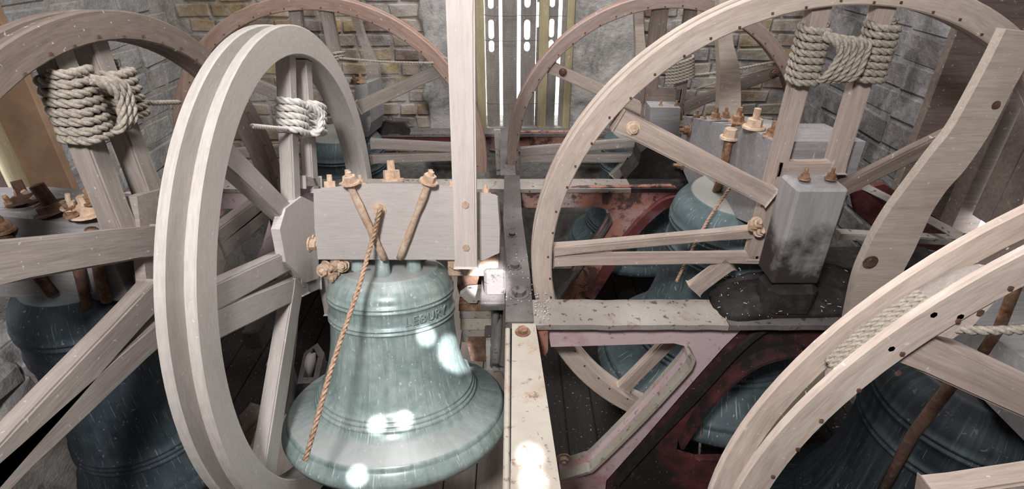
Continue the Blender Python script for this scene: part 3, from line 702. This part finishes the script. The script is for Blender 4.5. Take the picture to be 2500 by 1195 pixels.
def lashing(parent, ctrA, ctrB, upA, upB, side, front, rA, m, turnsA, turnsB, r, cross=4, seed=1):
    """rope tail wound round two posts: ctrA/ctrB post centres, half sizes rA=(half width, half thick)"""
    rnd = random.Random(seed); bm = bmesh.new()
    for C, up, turns in ((ctrA, upA, turnsA), (ctrB, upB, turnsB)):
        pts = []; n = 16; up = up.normalized(); sd = (side - up * side.dot(up)).normalized(); fr = up.cross(sd)
        if fr.dot(front) < 0: fr = -fr
        for k in range(int(turns * n) + 1):
            a = 2 * pi * k / n; hw, ht = rA[0] + r * .9, rA[1] + r * .9
            cx = math.copysign(abs(cos(a)) ** .55, cos(a)) * hw; cy = math.copysign(abs(sin(a)) ** .55, sin(a)) * ht
            z_ = (k / n - turns / 2) * r * 1.92 + rnd.uniform(-.12, .12) * r
            pts.append(C + sd * cx + fr * cy + up * z_)
        rope_bm(bm, catmull(pts, 2), r)
    # crossing strands in front, from the one post to the other
    up = ((upA + upB) / 2).normalized(); a_, b_ = ctrA, ctrB
    for k in range(cross):
        f = (k - (cross - 1) / 2) * r * 1.9; hgt = turnsA * r * .8
        q = [a_ + front * (rA[1] + r * 1.6) + up * (hgt * .9 - abs(f) * .2) + side * (rA[0] * .2),
             (a_ + b_) / 2 + front * (rA[1] + r * 3.0) + side * (f - r * 1.5) + up * (hgt * .55),
             (a_ + b_) / 2 + front * (rA[1] + r * 3.2) + side * (f * .9) + up * 0,
             (a_ + b_) / 2 + front * (rA[1] + r * 2.6) + side * (f - r * 2) - up * (hgt * .95),
             a_ + front * (-rA[1]) + side * (rA[0] + r) - up * (hgt * 1.0)]
        rope_bm(bm, catmull(q, 6), r)
    return finish('rope_lashing', bm, m, parent, centred(bm), smooth=True)

# ================================================================== right bell (A)
A = thing('hung_bell', 'blue-grey bell on a grey headstock behind the large pale wheel right of centre', 'bell', (.98, 2.05, 0.5), 'bells hung in the frame')
wA = Wheel(A, 'Y', 1.63, (.950, 1.63, 1.40), .882, .070, .075, M_WHEEL, M_WSPOKE, (-18, 243))
wA.spoke((2021, 12), (1850, 645), .052, .045, .0, w1=.055)
wA.spoke((2185, 5), (2050, 433), .052, .045, .0, w1=.06)
wA.spoke((1905, 422), (2040, 420), .05, .03, .012, name='tie_bar')
wA.spoke((1508, 292), (1880, 482), .066, .045, -.014, w1=.060)
wA.spoke((1352, 625), (1850, 580), .034, .04, .0)
wA.spoke((1352, 650), (1870, 643), .038, .04, .0)
wA.spoke((1790, 655), (1700, 722), .06, .035, .006)
wA.spoke((1690, 800), (1525, 965), .055, .035, .006)
wA.spoke((2060, 478), (2440, 290), .05, .035, .012, m=M_BROWN)
hexbolt('bolt', M_RUSTL, wA.w, wA.pt(1543, 309, -.016), (0, -1, 0), .016, .010, .005)
for q in ((1832, 548), (1850, 562), (1843, 540)): hexbolt('bolt', M_RUSTL, wA.w, wA.pt(*q, -.01), (random.uniform(-.6, .6), -1, .5), .014, .014, .02)
uA = (wA.pt(2021, 12) - wA.pt(1856, 627)).normalized(); uB = (wA.pt(2185, 5) - wA.pt(2050, 433)).normalized()
lashing(wA.w, wA.pt(1982, 135, .022), wA.pt(2146, 128, .022), uA, uB, Vector((1, 0, 0)), Vector((0, -1, 0)), (.026, .024), M_ROPE, 8, 8, .0105, 5, 3)
# headstock A: body, end block at the bearing
prof = [(1.715, 1.795), (1.98, 1.77), (2.0, 1.75), (2.66, 1.59), (2.66, 1.37), (2.42, 1.33), (2.14, 1.385), (1.90, 1.43), (1.715, 1.49)]
hA = prism('headstock', M_HEADG, A, [Vector((.845, y, z)) for y, z in prof], (.30, 0, 0))
bm = bmesh.new(); add_box(bm, (0, 0, 0), (.155, .12, .34))
eb = finish('headstock_end', bm, M_END, A, Matrix.Translation((.922, 1.555, 1.555)), bev=.008)
bm = bmesh.new(); add_box(bm, (0, 0, 0), (.17, .13, .14)); finish('bearing_box', bm, M_SOOT_SHADE, A, Matrix.Translation((.935, 1.555, 1.31)), bev=.03)
for x, y in ((.885, 1.55), (.965, 1.55)): hexbolt('bolt', M_RUST, A, (x, y, 1.735), (0, 0, 1), .013, .014, .018)
hexbolt('bolt', M_RUSTL, A, P(1980, 400, Y=1.72), (0, 0, 1), .014, .014, .022)
prism('cap_plate', M_HEADG, A, [P(x, y, Y=1.72) for x, y in ((1938, 357), (1945, 355), (1968, 383), (1965, 392), (1938, 393))], (0, .03, 0))
def on(px, py): return P(px, py, X=.842)
for (a, b), r in (((1788, 312), .026), ((1690, 285), .016), ((1735, 283), .018), ((1760, 278), .014), ((1708, 290), .013)):
    q = on(a, b); hexbolt('bolt', M_RUST, A, q + Vector((.02, 0, -.01)), (0, 0, 1), r, r * 1.0, r * 1.2)
for a, b, r in ((1840, 312, .028), (1884, 334, .022), (1800, 298, .022)):
    q = P(a, b, Z=1.785); hexbolt('bolt', M_RUSTL if a == 1840 else M_RUST, A, q, (0, 0, 1), r, r * .9, r * 1.3)
q = on(1682, 318); hexbolt('bolt', M_RUST, A, q, (-1, 0, 0), .022, .02, .02)
q = on(1666, 403); hexbolt('bolt', M_RUST, A, q, (-1, 0, 0), .018, .02, .02)
tube('tie_rod', M_RUST, A, [P(1783, 325, X=.825), P(1776, 360, X=.825), P(1765, 420, X=.825), P(1745, 478, X=.83), P(1735, 492, X=.83)], .016, 10)
hexbolt('rod_nut', M_RUSTL, A, P(1781, 338, X=.825), (0, 0, 1), .026, .03, .0)
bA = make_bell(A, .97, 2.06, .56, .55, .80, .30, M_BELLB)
# stay of bell A (rises behind the wheel, bowed)
stl = [(1757, -30), (1754, 80), (1756, 140), (1758, 200), (1754, 290)]; str_ = [(1808, 290), (1809, 230), (1806, 170), (1797, 130), (1789, 90), (1787, -30)]
YS = 2.30
prism('stay', M_TAN, A, catmull([P(a, b, Y=YS) for a, b in stl], 4) + catmull([P(a, b, Y=YS) for a, b in str_], 4), (0, .05, 0))
rope('sally_rope', M_CROPE, A, catmull([P(1785, 455, Y=1.9), P(1740, 520, Y=1.85), P(1700, 590, Y=1.78), P(1650, 690, Y=1.75)], 8), .006)

# ================================================================== back right bell (B)
B = thing('hung_bell', 'teal bell under a blue-grey headstock end at the back, right of the slatted window', 'bell', (.77, 3.2, .6), 'bells hung in the frame')
wB = Wheel(B, 'Y', 2.85, (.768, 2.85, 1.325), .794, .062, .07, M_RED, M_WSPOKE, (-25, 187))
wB.w.data.materials[0] = wood('pinkish_rim_timber', (.25, .175, .15), (.40, .31, .28), amount=.35, polar=True)
wB.spoke((1700, -30), (1655, 300), .06, .045, .0, m=M_BROWN)
wB.spoke((1622, -10), (1566, 400), .075, .045, .0, m=M_BROWN, w1=.085)
wB.spoke((1575, 237), (1668, 237), .075, .03, .01, name='tie_bar', m=M_BROWN)
wB.spoke((1345, 168), (1590, 280), .058, .04, .0, w1=.06)
wB.spoke((1670, 268), (1920, 172), .055, .04, .0, m=M_BROWN)
wB.spoke((1270, 378), (1580, 352), .05, .04, .0, m=M_GREYW)
wB.spoke((1270, 392), (1590, 392), .05, .04, .0, m=M_GREYW)
wB.spoke((1545, 395), (1500, 440), .06, .03, .005, m=M_GREYW)
hexbolt('bolt', M_RUSTD, wB.w, wB.pt(1374, 176, -.002), (0, -1, 0), .014, .012, .006)
hexbolt('bolt', M_RUSTD, wB.w, wB.pt(1890, 178, -.002), (0, -1, 0), .018, .012, .006)
uB_ = Vector((.12, 0, 1)).normalized()
bm = bmesh.new()
for k in range(7):
    y = 142 + k * 7.5
    q = [wB.pt(1622, y + 14, -.02), wB.pt(1650, y + 10, -.03), wB.pt(1688, y - 2, -.02), wB.pt(1692, y - 2, .05), wB.pt(1660, y + 6, .07)]
    rope_bm(bm, catmull(q, 6), .008)
finish('rope_lashing', bm, M_ROPE, wB.w, centred(bm), smooth=True)
rope('tail_rope', M_ROPE, wB.w, catmull([wB.pt(1690, 184, .0), wB.pt(1760, 176, .0), wB.pt(1900, 152, .02)], 6), .007)
rope('tail_rope', M_ROPE, wB.w, catmull([wB.pt(1680, 228, .03), wB.pt(1740, 210, .03), wB.pt(1910, 165, .04)], 6), .004)
prism('headstock', M_HEADG, B, [P(x, y, Y=2.76) for x, y in ((1588, 262), (1662, 264), (1656, 345), (1640, 440), (1585, 440), (1582, 345))], (0, .80, 0))
prism('bearing_box', M_SOOT_SHADE, B, [P(x, y, Y=2.68) for x, y in ((1565, 372), (1600, 345), (1660, 350), (1680, 380), (1700, 430), (1690, 462), (1540, 462), (1525, 440), (1560, 400))], (0, .16, 0))
for x_ in (1612, 1650): hexbolt('bolt', M_RUST, B, P(x_, 264, Y=2.80), (0, 0, 1), .013, .014, .02)
make_bell(B, .79, 3.17, .58, .42, .68, .25, M_BELLB, canons=False)
prism('stay', M_TAN, B, catmull([P(a, b, Y=3.15) for a, b in ((1549, -20), (1549, 40), (1552, 110), (1550, 190))], 3) + catmull([P(a, b, Y=3.15) for a, b in ((1588, 190), (1576, 110), (1570, 40), (1570, -20))], 3), (0, .05, 0))
# ================================================================== back left bell (C)
Cb = thing('hung_bell', 'dark green bell at the back left, under the reddish wheel against the brick wall', 'bell', (-.98, 3.2, .6), 'bells hung in the frame')
wC = Wheel(Cb, 'Y', 2.85, (-.980, 2.85, 1.272), .843, .066, .07, M_RED, M_GREYW, (-4, 205))
wC.w.data.materials[0] = wood('red_brown_to_grey_rim', (.24, .135, .095), (.40, .30, .26), amount=.3, polar=True)
wC.spoke((712, 5), (745, 300), .06, .045, .0)
wC.spoke((786, 5), (815, 150), .06, .045, .0)
wC.spoke((1088, 168), (872, 268), .062, .04, .0, w1=.066)
wC.spoke((1118, 367), (902, 357), .05, .04, .0)
wC.spoke((1118, 387), (902, 395), .05, .04, .0)
wC.spoke((600, 205), (745, 268), .06, .04, .0)
wC.spoke((530, 385), (745, 366), .055, .04, .0)
wC.spoke((530, 410), (745, 402), .055, .04, .0)
prism('corner_block', M_GREYW, wC.w, [wC.pt(x, y, .03) for x, y in ((1020, 115), (1095, 150), (1092, 165), (1050, 150))], (0, .03, 0))
rope('tail_rope', M_ROPE, wC.w, catmull([wC.pt(820, 140, -.01), wC.pt(940, 150, -.01), wC.pt(1060, 153, -.01)], 5), .006)
bm = bmesh.new()
for k in range(3): rope_bm(bm, catmull([wC.pt(806, 132 + k * 8, -.01), wC.pt(822, 128 + k * 8, -.02), wC.pt(838, 130 + k * 8, .03)], 5), .007)
finish('rope_lashing', bm, M_ROPE, wC.w, centred(bm), smooth=True)
prism('headstock', M_HEADG, Cb, [P(x, y, Y=3.0) for x, y in ((866, 208), (896, 204), (906, 300), (898, 335), (866, 335))], (0, .35, -.05))
hexbolt('bolt', M_RUST, Cb, P(882, 200, Y=3.02), (0, 0, 1), .02, .018, .02)
hexbolt('bolt', M_RUSTD, Cb, P(866, 204, Y=3.02), (0, 0, 1), .02, .018, .02)
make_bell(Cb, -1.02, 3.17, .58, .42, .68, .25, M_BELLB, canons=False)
prism('stay', M_GREYW, Cb, catmull([P(a, b, Y=3.35) for a, b in ((846, -10), (856, 40), (874, 90), (888, 135), (894, 180), (905, 250), (912, 303))], 4) + catmull([P(a, b, Y=3.35) for a, b in ((931, 297), (928, 230), (924, 175), (915, 150), (895, 105), (880, 60), (868, -10))], 4), (0, .06, 0))

# ================================================================== left bell (D)
D = thing('hung_bell', 'blue bell at the left edge under a dark headstock with rusty nuts', 'bell', (-1.38, 1.40, .55), 'bells hung in the frame')
wD = Wheel(D, 'X', -1.0, (-1.0, 1.366, 1.340), .887, .072, .075, M_BROWNR, M_GREYW)
def dsp(a, b, w, **k): return wD.spoke(a, b, w, **k)
dsp((178, 120), (345, 575), .062, t=.055, d=.01)
dsp((262, 90), (405, 470), .062, t=.055, d=.01)
dsp((405, 470), (440, 560), .062, t=.055, d=.01)
dsp((-40, 648), (380, 588), .085, t=.05, d=-.01)
dsp((-60, 1180), (375, 712), .075, t=.05, d=-.02)
dsp((-60, 1205), (385, 805), .070, t=.05, d=-.02)
dsp((400, 700), (684, 478), .062, t=.05, d=.0)
dsp((430, 730), (690, 500), .066, t=.05, d=.0)
prism('hub_plate', M_GREYW, wD.w, [wD.pt(x, y, .012) for x, y in ((345, 480), (480, 440), (560, 640), (520, 800), (400, 830), (370, 700))], (-.03, 0, 0))
uD = (wD.pt(178, 120) - wD.pt(345, 575)).normalized()
lashing(wD.w, wD.pt(224, 257, .037), wD.pt(320, 226, .037), uD, uD, Vector((0, 1, 0)), Vector((1, 0, 0)), (.036, .030), M_ROPE, 7.5, 6, .0115, 3, 5)
rope('tail_rope', M_ROPE, wD.w, [wD.pt(360, 250, .03), wD.pt(400, 252, .03), wD.pt(470, 250, .04)], .008)
# headstock D
hd = [(-2.1, 1.30), (-1.11, 1.30), (-1.11, 1.47), (-2.1, 1.47)]
hD = prism('headstock', M_HEADG, D, [Vector((-2.05, 1.30, 1.50)), Vector((-1.10, 1.30, 1.46)), Vector((-1.10, 1.30, 1.71)), Vector((-1.35, 1.30, 1.735)), Vector((-2.05, 1.30, 1.73))], (0, .19, 0))
def cluster(parent, p, axis, r=.024):
    for k in range(4):
        hexbolt('bolt', M_RUSTL if k % 2 else M_RUST, parent, Vector(p) + Vector((random.uniform(-.03, .03), random.uniform(-.03, .03), random.uniform(-.01, .015))), (random.uniform(-.4, .4), random.uniform(-.4, .4), 1), r * random.uniform(.7, 1.1), .018, .02)
q = P(218, 520, Z=1.735); hexbolt('bolt', M_RUSTL, D, q, (0, 0, 1), .034, .022, .022); cluster(D, q + Vector((0, 0, .02)), 0, .016)
q = P(135, 515, Z=1.735); hexbolt('bolt', M_RUSTD, D, q, (-.25, 0, 1), .036, .018, .055, rs=.5)
q = P(65, 495, Z=1.74); hexbolt('bolt', M_RUSTD, D, q, (-.2, .2, 1), .030, .018, .04); cluster(D, q, 0, .018)
q = P(15, 560, Z=1.70); hexbolt('bolt', M_RUST, D, q, (0, -.2, 1), .02, .02, .02)
q = P(358, 660, X=-1.12); cluster(D, q, 0, .014)
tube('tie_rod', M_RUST, D, [P(x, y, Y=1.285) for x, y in ((222, 560), (235, 620), (245, 680), (262, 735))], .015, 10)
tube('tie_rod', M_RUSTD, D, [P(x, y, Y=1.28) for x, y in ((185, 630), (200, 690), (212, 740), (215, 800), (220, 850))], .014, 8)
tube('tie_rod', M_RUSTD, D, [P(x, y, Y=1.285) for x, y in ((5, 560), (40, 620), (90, 670), (130, 720))], .015, 8)
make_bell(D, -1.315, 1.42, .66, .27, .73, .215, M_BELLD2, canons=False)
box('lower_beam', M_GREYW, D, (-1.35, .95, .58), (-1.27, 1.2, .66)) if False else None

# ================================================================== lower right bell (E)
E_ = thing('hung_bell', 'bronze bell, pit shade put into its dark colour, in the lower right corner behind the foreground grooved wheel', 'bell', (1.32, 1.14, .5), 'bells hung in the frame')
wE = Wheel(E_, 'Y', .68, (1.275, .68, 1.33), .858, .066, .082, M_WHEEL, M_WSPOKE, arc=(68, 292), th=.012, sole=M_DSOLE)
wE.spoke((2200, 850), (2760, 1105), .062, .05, .0)
wE.spoke((2290, 1250), (2760, 1180), .05, .05, .0)
for q in ((2177, 853), (2193, 913), (2280, 770), (2345, 775), (2395, 765)): hexbolt('plug', M_RUSTD, wE.w, wE.pt(*q, .001), (0, -1, 0), .006, .001, 0, washer=False)
# garter hole block: rope passing through the sole between the shrouds
for (c_, L, w_) in (((2262, 745), .10, .032), ((2118, 815), .11, .026)):
    mpt = wE.pt(*c_); v = (mpt - wE.C); v.y = 0; u = v.normalized(); ctr = wE.C + u * (wE.R - .036) + Vector((0, .037, 0)); t_ = Vector((-u.z, 0, u.x))
    bm = bmesh.new(); n = 20; rows = []
    for j, (k, hh) in enumerate(((1.0, 0), (.85, .008), (.5, .013), (0.02, .014))):
        rows.append([bm.verts.new(ctr + t_ * (L * k * cos(2 * pi * i / n)) + Vector((0, w_ * k * sin(2 * pi * i / n), 0)) + u * hh) for i in range(n)])
    for a, b in zip(rows[:-1], rows[1:]):
        for i in range(n): bm.faces.new((a[i], a[(i + 1) % n], b[(i + 1) % n], b[i]))
    bm.faces.new(rows[-1])
    finish('garter_block', bm, M_GREYW, wE.w, centred(bm), smooth=True)
    if L > .105:
        for k in range(3): rope('garter_rope', M_ROPE, wE.w, [ctr + t_ * (L * (i / 8 * 1.7 - .85)) + Vector((0, (k - 1) * .012, 0)) + u * (.020 - .010 * (i / 8 - .5) ** 2 * 4) for i in range(9)], .006)
rope('tail_rope', M_ROPE, wE.w, catmull([wE.pt(2310, 815, .02), wE.pt(2400, 808, .0), wE.pt(2600, 800, .0)], 6), .008)
prism('gusset', M_WHEEL, wE.w, [wE.pt(x, y, .004) for x, y in ((2270, 820), (2330, 832), (2380, 800), (2440, 735), (2430, 722), (2290, 815))], (0, .014, 0))
prism('headstock', M_HEADG, E_, [Vector((1.17, y, z)) for y, z in ((.80, 1.38), (1.39, 1.38), (1.39, 1.50), (.80, 1.56))], (.26, 0, 0))
tube('tie_rod', M_RUST, E_, [P(2480, 700, X=1.16), P(2440, 800, X=1.15), P(2400, 860, X=1.15)], .012, 8)
tube('tie_rod', M_RUSTD, E_, [P(2330, 930, X=1.02), P(2230, 1060, X=1.02), P(2150, 1210, X=1.02)], .014, 8)
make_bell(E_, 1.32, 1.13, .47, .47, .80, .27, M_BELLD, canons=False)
sl = [(2456, 72), (2419, 146), (2372, 234), (2325, 316), (2278, 375), (2225, 445), (2173, 515), (2137, 574), (2114, 621), (2096, 662), (2085, 700), (2070, 770), (2060, 820)]
sr = [(2170, 820), (2185, 750), (2202, 674), (2231, 615), (2255, 562), (2278, 515), (2313, 463), (2360, 410), (2419, 322), (2465, 234), (2500, 170), (2540, 82)]
prism('stay', M_TAN, E_, catmull([P(a, b, Y=1.42) for a, b in sl], 4) + catmull([P(a, b, Y=1.42) for a, b in sr], 4), (0, .03, 0))
hexbolt('bolt', M_RUSTD, E_, P(2125, 641, Y=1.419), (0, -1, 0), .016, .006, 0)
hexbolt('bolt', M_RUSTD, E_, P(2432, 257, Y=1.419), (0, -1, 0), .008, .004, 0)

# ================================================================== near bell (1)
N = thing('hung_bell', 'pale verdigris bell in the foreground under a whitish headstock, lit in patches by added narrow spots', 'bell', (-.45, 1.72, .65), 'bells hung in the frame')
YH = 1.62
hpx = [(765, 462), (800, 459), (860, 451), (920, 448), (1040, 449), (1085, 453), (1118, 458), (1160, 468), (1205, 474), (1214, 480), (1220, 560), (1219, 618), (1180, 636), (1100, 635), (776, 634), (768, 560)]
hN = prism('headstock', M_HEADW, N, [P(a, b, Y=YH) for a, b in hpx], (0, .18, -.085))
bN = make_bell(N, -.452, 1.74, .665, .440, .575, .231, M_BELL, 128, text='LEBURY', tilt=-14)
for a, b, r in ((806, 452, .020), (850, 440, .020), (957, 432, .028), (1050, 436, .018), (1186, 464, .013), (1103, 452, .012), (880, 440, .013)):
    q = P(a, b + 10, Y=YH + .03); hexbolt('bolt', M_RUSTL, N, q, (random.uniform(-.1, .1), .35, 1), r, r * 1.0, r * 1.1)
def rod(p0, p1, r=.012):
    a, b = Vector(p0), Vector(p1); n = 10; bm = bmesh.new(); pts = [a + (b - a) * i / n for i in range(n + 1)]
    sweep(bm, pts, [r * random.uniform(.85, 1.12) for _ in pts], 10); return finish('tie_rod', bm, M_RUSTL, N, centred(bm), smooth=True)
rod(P(848, 440, Y=1.60), P(938, 634, Y=1.60), .0125); rod(P(1050, 438, Y=1.60), P(975, 632, Y=1.60), .0115)
for p0, p1 in (((852, 430), (856, 448)), ((1052, 425), (1046, 445))):
    a, b = P(*p1, Y=1.60), P(*p0, Y=1.60); hexbolt('rod_nut', M_RUSTL, N, a, b - a, .021, .02, .012)
hexbolt('bolt', M_RUSTL, N, P(927, 512, Y=YH), (0, -1, 0), .016, .014, .012)
# stay: long upright board bolted to the headstock face
bar('stay', M_STAYW, N, P(1139, 647, Y=1.575), P(1122, -120, Y=1.575), .072, .045, Vector((0, -1, 0)), .006, w1=.076)
for a, b in ((1136, 500), (1138, 605)): hexbolt('bolt', M_RUSTL, N, P(a, b, Y=1.552), (0, -1, 0), .013, .004, 0, washer=False)
box('gudgeon_plate', M_RUSTL, N, P(1092, 650, Y=1.66), P(1218, 634, Y=1.78), .006)
prism('gudgeon', M_RUSTL, N, [P(x, y, Y=1.64) for x, y in ((1092, 628), (1112, 628), (1118, 640), (1128, 652), (1122, 662), (1108, 658), (1094, 650))], (0, .06, 0))
hexbolt('bolt', M_FLANGE, N, P(1131, 650, Y=1.66), (0, 0, -1), .012, .022, .01)
for q in ((800, 650), (822, 645), (790, 660), (812, 665), (835, 648)): hexbolt('bolt', M_RUSTL, N, P(*q, Y=1.64), (random.uniform(-.7, .7), -1, random.uniform(-.5, .5)), .018, .02, .016)
tube('clapper_arm', M_DARKI, N, catmull([P(810, 680, Y=1.66), P(850, 668, Y=1.66), P(905, 662, Y=1.66)], 4), .008, 8)
# wheel of the near bell (cream painted, plane square to the headstock)
wN = Wheel(N, 'X', -.75, (-.75, 1.862, 1.235), .885, .098, .10, M_CREAMR, M_CREAM, nails=False, th=.026)
def nsp(a, b, w, **k): return wN.spoke(a, b, w, **k)
nsp((733, 130), (750, 600), .062, t=.05, d=.01)
nsp((772, 150), (790, 470), .062, t=.045, d=.01)
nsp((562, 352), (765, 560), .075, t=.05, d=.0)
nsp((534, 740), (775, 612), .075, t=.05, d=.03)
nsp((538, 803), (800, 680), .085, t=.05, d=.03)
nsp((750, 690), (680, 1165), .085, t=.05, d=.0, w1=.1)
nsp((758, 560), (764, 720), .07, t=.05, d=.01)
nsp((815, 660), (835, 760), .06, t=.04, d=.02)
nsp((762, 445), (800, 445), .04, t=.04, d=.01, name='tie_bar')
prism('hub_plate', M_HEADW, wN.w, [wN.pt(x, y, .02) for x, y in ((712, 510), (750, 480), (790, 500), (790, 680), (762, 690), (712, 640), (698, 560))], (-.03, 0, 0))
for q in ((765, 588), (752, 592), (742, 598)): hexbolt('bolt', M_RUSTL, wN.w, wN.pt(*q, -.02), (1, random.uniform(-.3, .3), 0), .020, .02, .01)
uN = (wN.pt(733, 130) - wN.pt(750, 600)).normalized()
lashing(wN.w, wN.pt(738, 285, .035), wN.pt(784, 290, .035), uN, uN, Vector((0, 1, 0)), Vector((1, 0, 0)), (.036, .028), M_WROPE, 5, 4.5, .0125, 2, 9)
rope('tail_rope', M_WROPE, wN.w, [wN.pt(640, 308, .03), wN.pt(680, 312, .03), wN.pt(720, 316, .03)], .008)
# rope hanging across the near bell
rp = thing('bell_rope', 'brown twisted rope hanging slantwise in front of the pale bell', 'rope', P(925, 515, Y=1.59))
rope('rope_strand', M_CROPE, rp, catmull([P(928, 508, Y=1.585), P(905, 600, Y=1.55), P(870, 720, Y=1.40), P(815, 880, Y=1.22), P(775, 1020, Y=1.10), P(745, 1125, Y=1.04)], 10), .0082)

# ------------------------------------------------------------------ things in the dark below
pul = thing('pulley_box', 'grey pulley box with a white sheave on the floor left of the pale bell', 'pulley', P(758, 920, Z=.25))
pb = prism('case', M_DARKI, pul, [P(x, y, Z=.34) for x, y in ((725, 938), (742, 862), (775, 838), (792, 862), (775, 936))], (0, 0, -.16), [[P(x, y, Z=.34) for x, y in ((740, 922), (765, 922), (776, 870), (765, 850), (752, 875))]])
box('foot', M_DARKI, pul, P(742, 930, Z=.18) - Vector((.02, 0, .18)), P(742, 930, Z=.18) + Vector((.12, .1, 0)))
lathe('sheave', M_CREAM, pul, [(0, -.012), (.075, -.012), (.065, 0), (.075, .012), (0, .012)], Matrix.Translation(P(760, 895, Z=.30)) @ Matrix.Rotation(pi / 2, 4, 'Y'), 24)
pul2 = thing('pulley_box', 'white-edged pulley housing half hidden behind the cream wheel spoke', 'pulley', P(680, 900, Z=.2))
prism('case', M_HEADG, pul2, [P(x, y, Z=.34) for x, y in ((655, 892), (672, 838), (705, 845), (700, 905), (672, 912))], (0, 0, -.335))
prism('edge_plate', M_FLANGE, pul2, [P(x, y, Z=.36) for x, y in ((649, 892), (672, 832), (676, 836), (660, 898))], (0, 0, -.03))
brd = thing('lit_floor_board', 'lit floor board left of the pale bell, its light put into the colour', 'board', P(700, 1050, Z=0.03))
prism('board_face', M_FLOORB, brd, [P(x, y, Z=.03) for x, y in ((745, 985), (700, 985), (635, 1100), (640, 1165), (740, 1165))], (0, 0, -.025))  # light on a floor board, painted as a separate pale slab
bm_ = [(470, 1195, 640, 1010, .14), (300, 1210, 520, 960, .16)]
for i, (a, b, c, d, w) in enumerate(bm_):
    o = bar('floor_beam', M_BROWN, None, P(a, b, Z=.12), P(c, d, Z=.12), w * .8, .12, Vector((0, 0, 1)))
    tag(o, ('brown beam on the floor beneath the cream wheel', 'brown beam on the floor at the lower left, left of its twin')[i], 'beam')
rod2 = thing('hanging_rod', 'thin dusty rod with a dirt clot hanging beneath the arched red brace', 'rod', P(1715, 1000, Y=1.55))
tube('shaft', M_FLANGE, rod2, [P(1722, 970, Y=1.56), P(1712, 1040, Y=1.56), P(1702, 1200, Y=1.56)], .006, 7)
bm = bmesh.new(); bmesh.ops.create_icosphere(bm, subdivisions=2, radius=.022)
for v in bm.verts: v.co *= random.uniform(.8, 1.2); v.co.z *= 1.6
finish('dirt_clot', bm, M_RUSTD, rod2, Matrix.Translation(P(1728, 960, Y=1.56)))
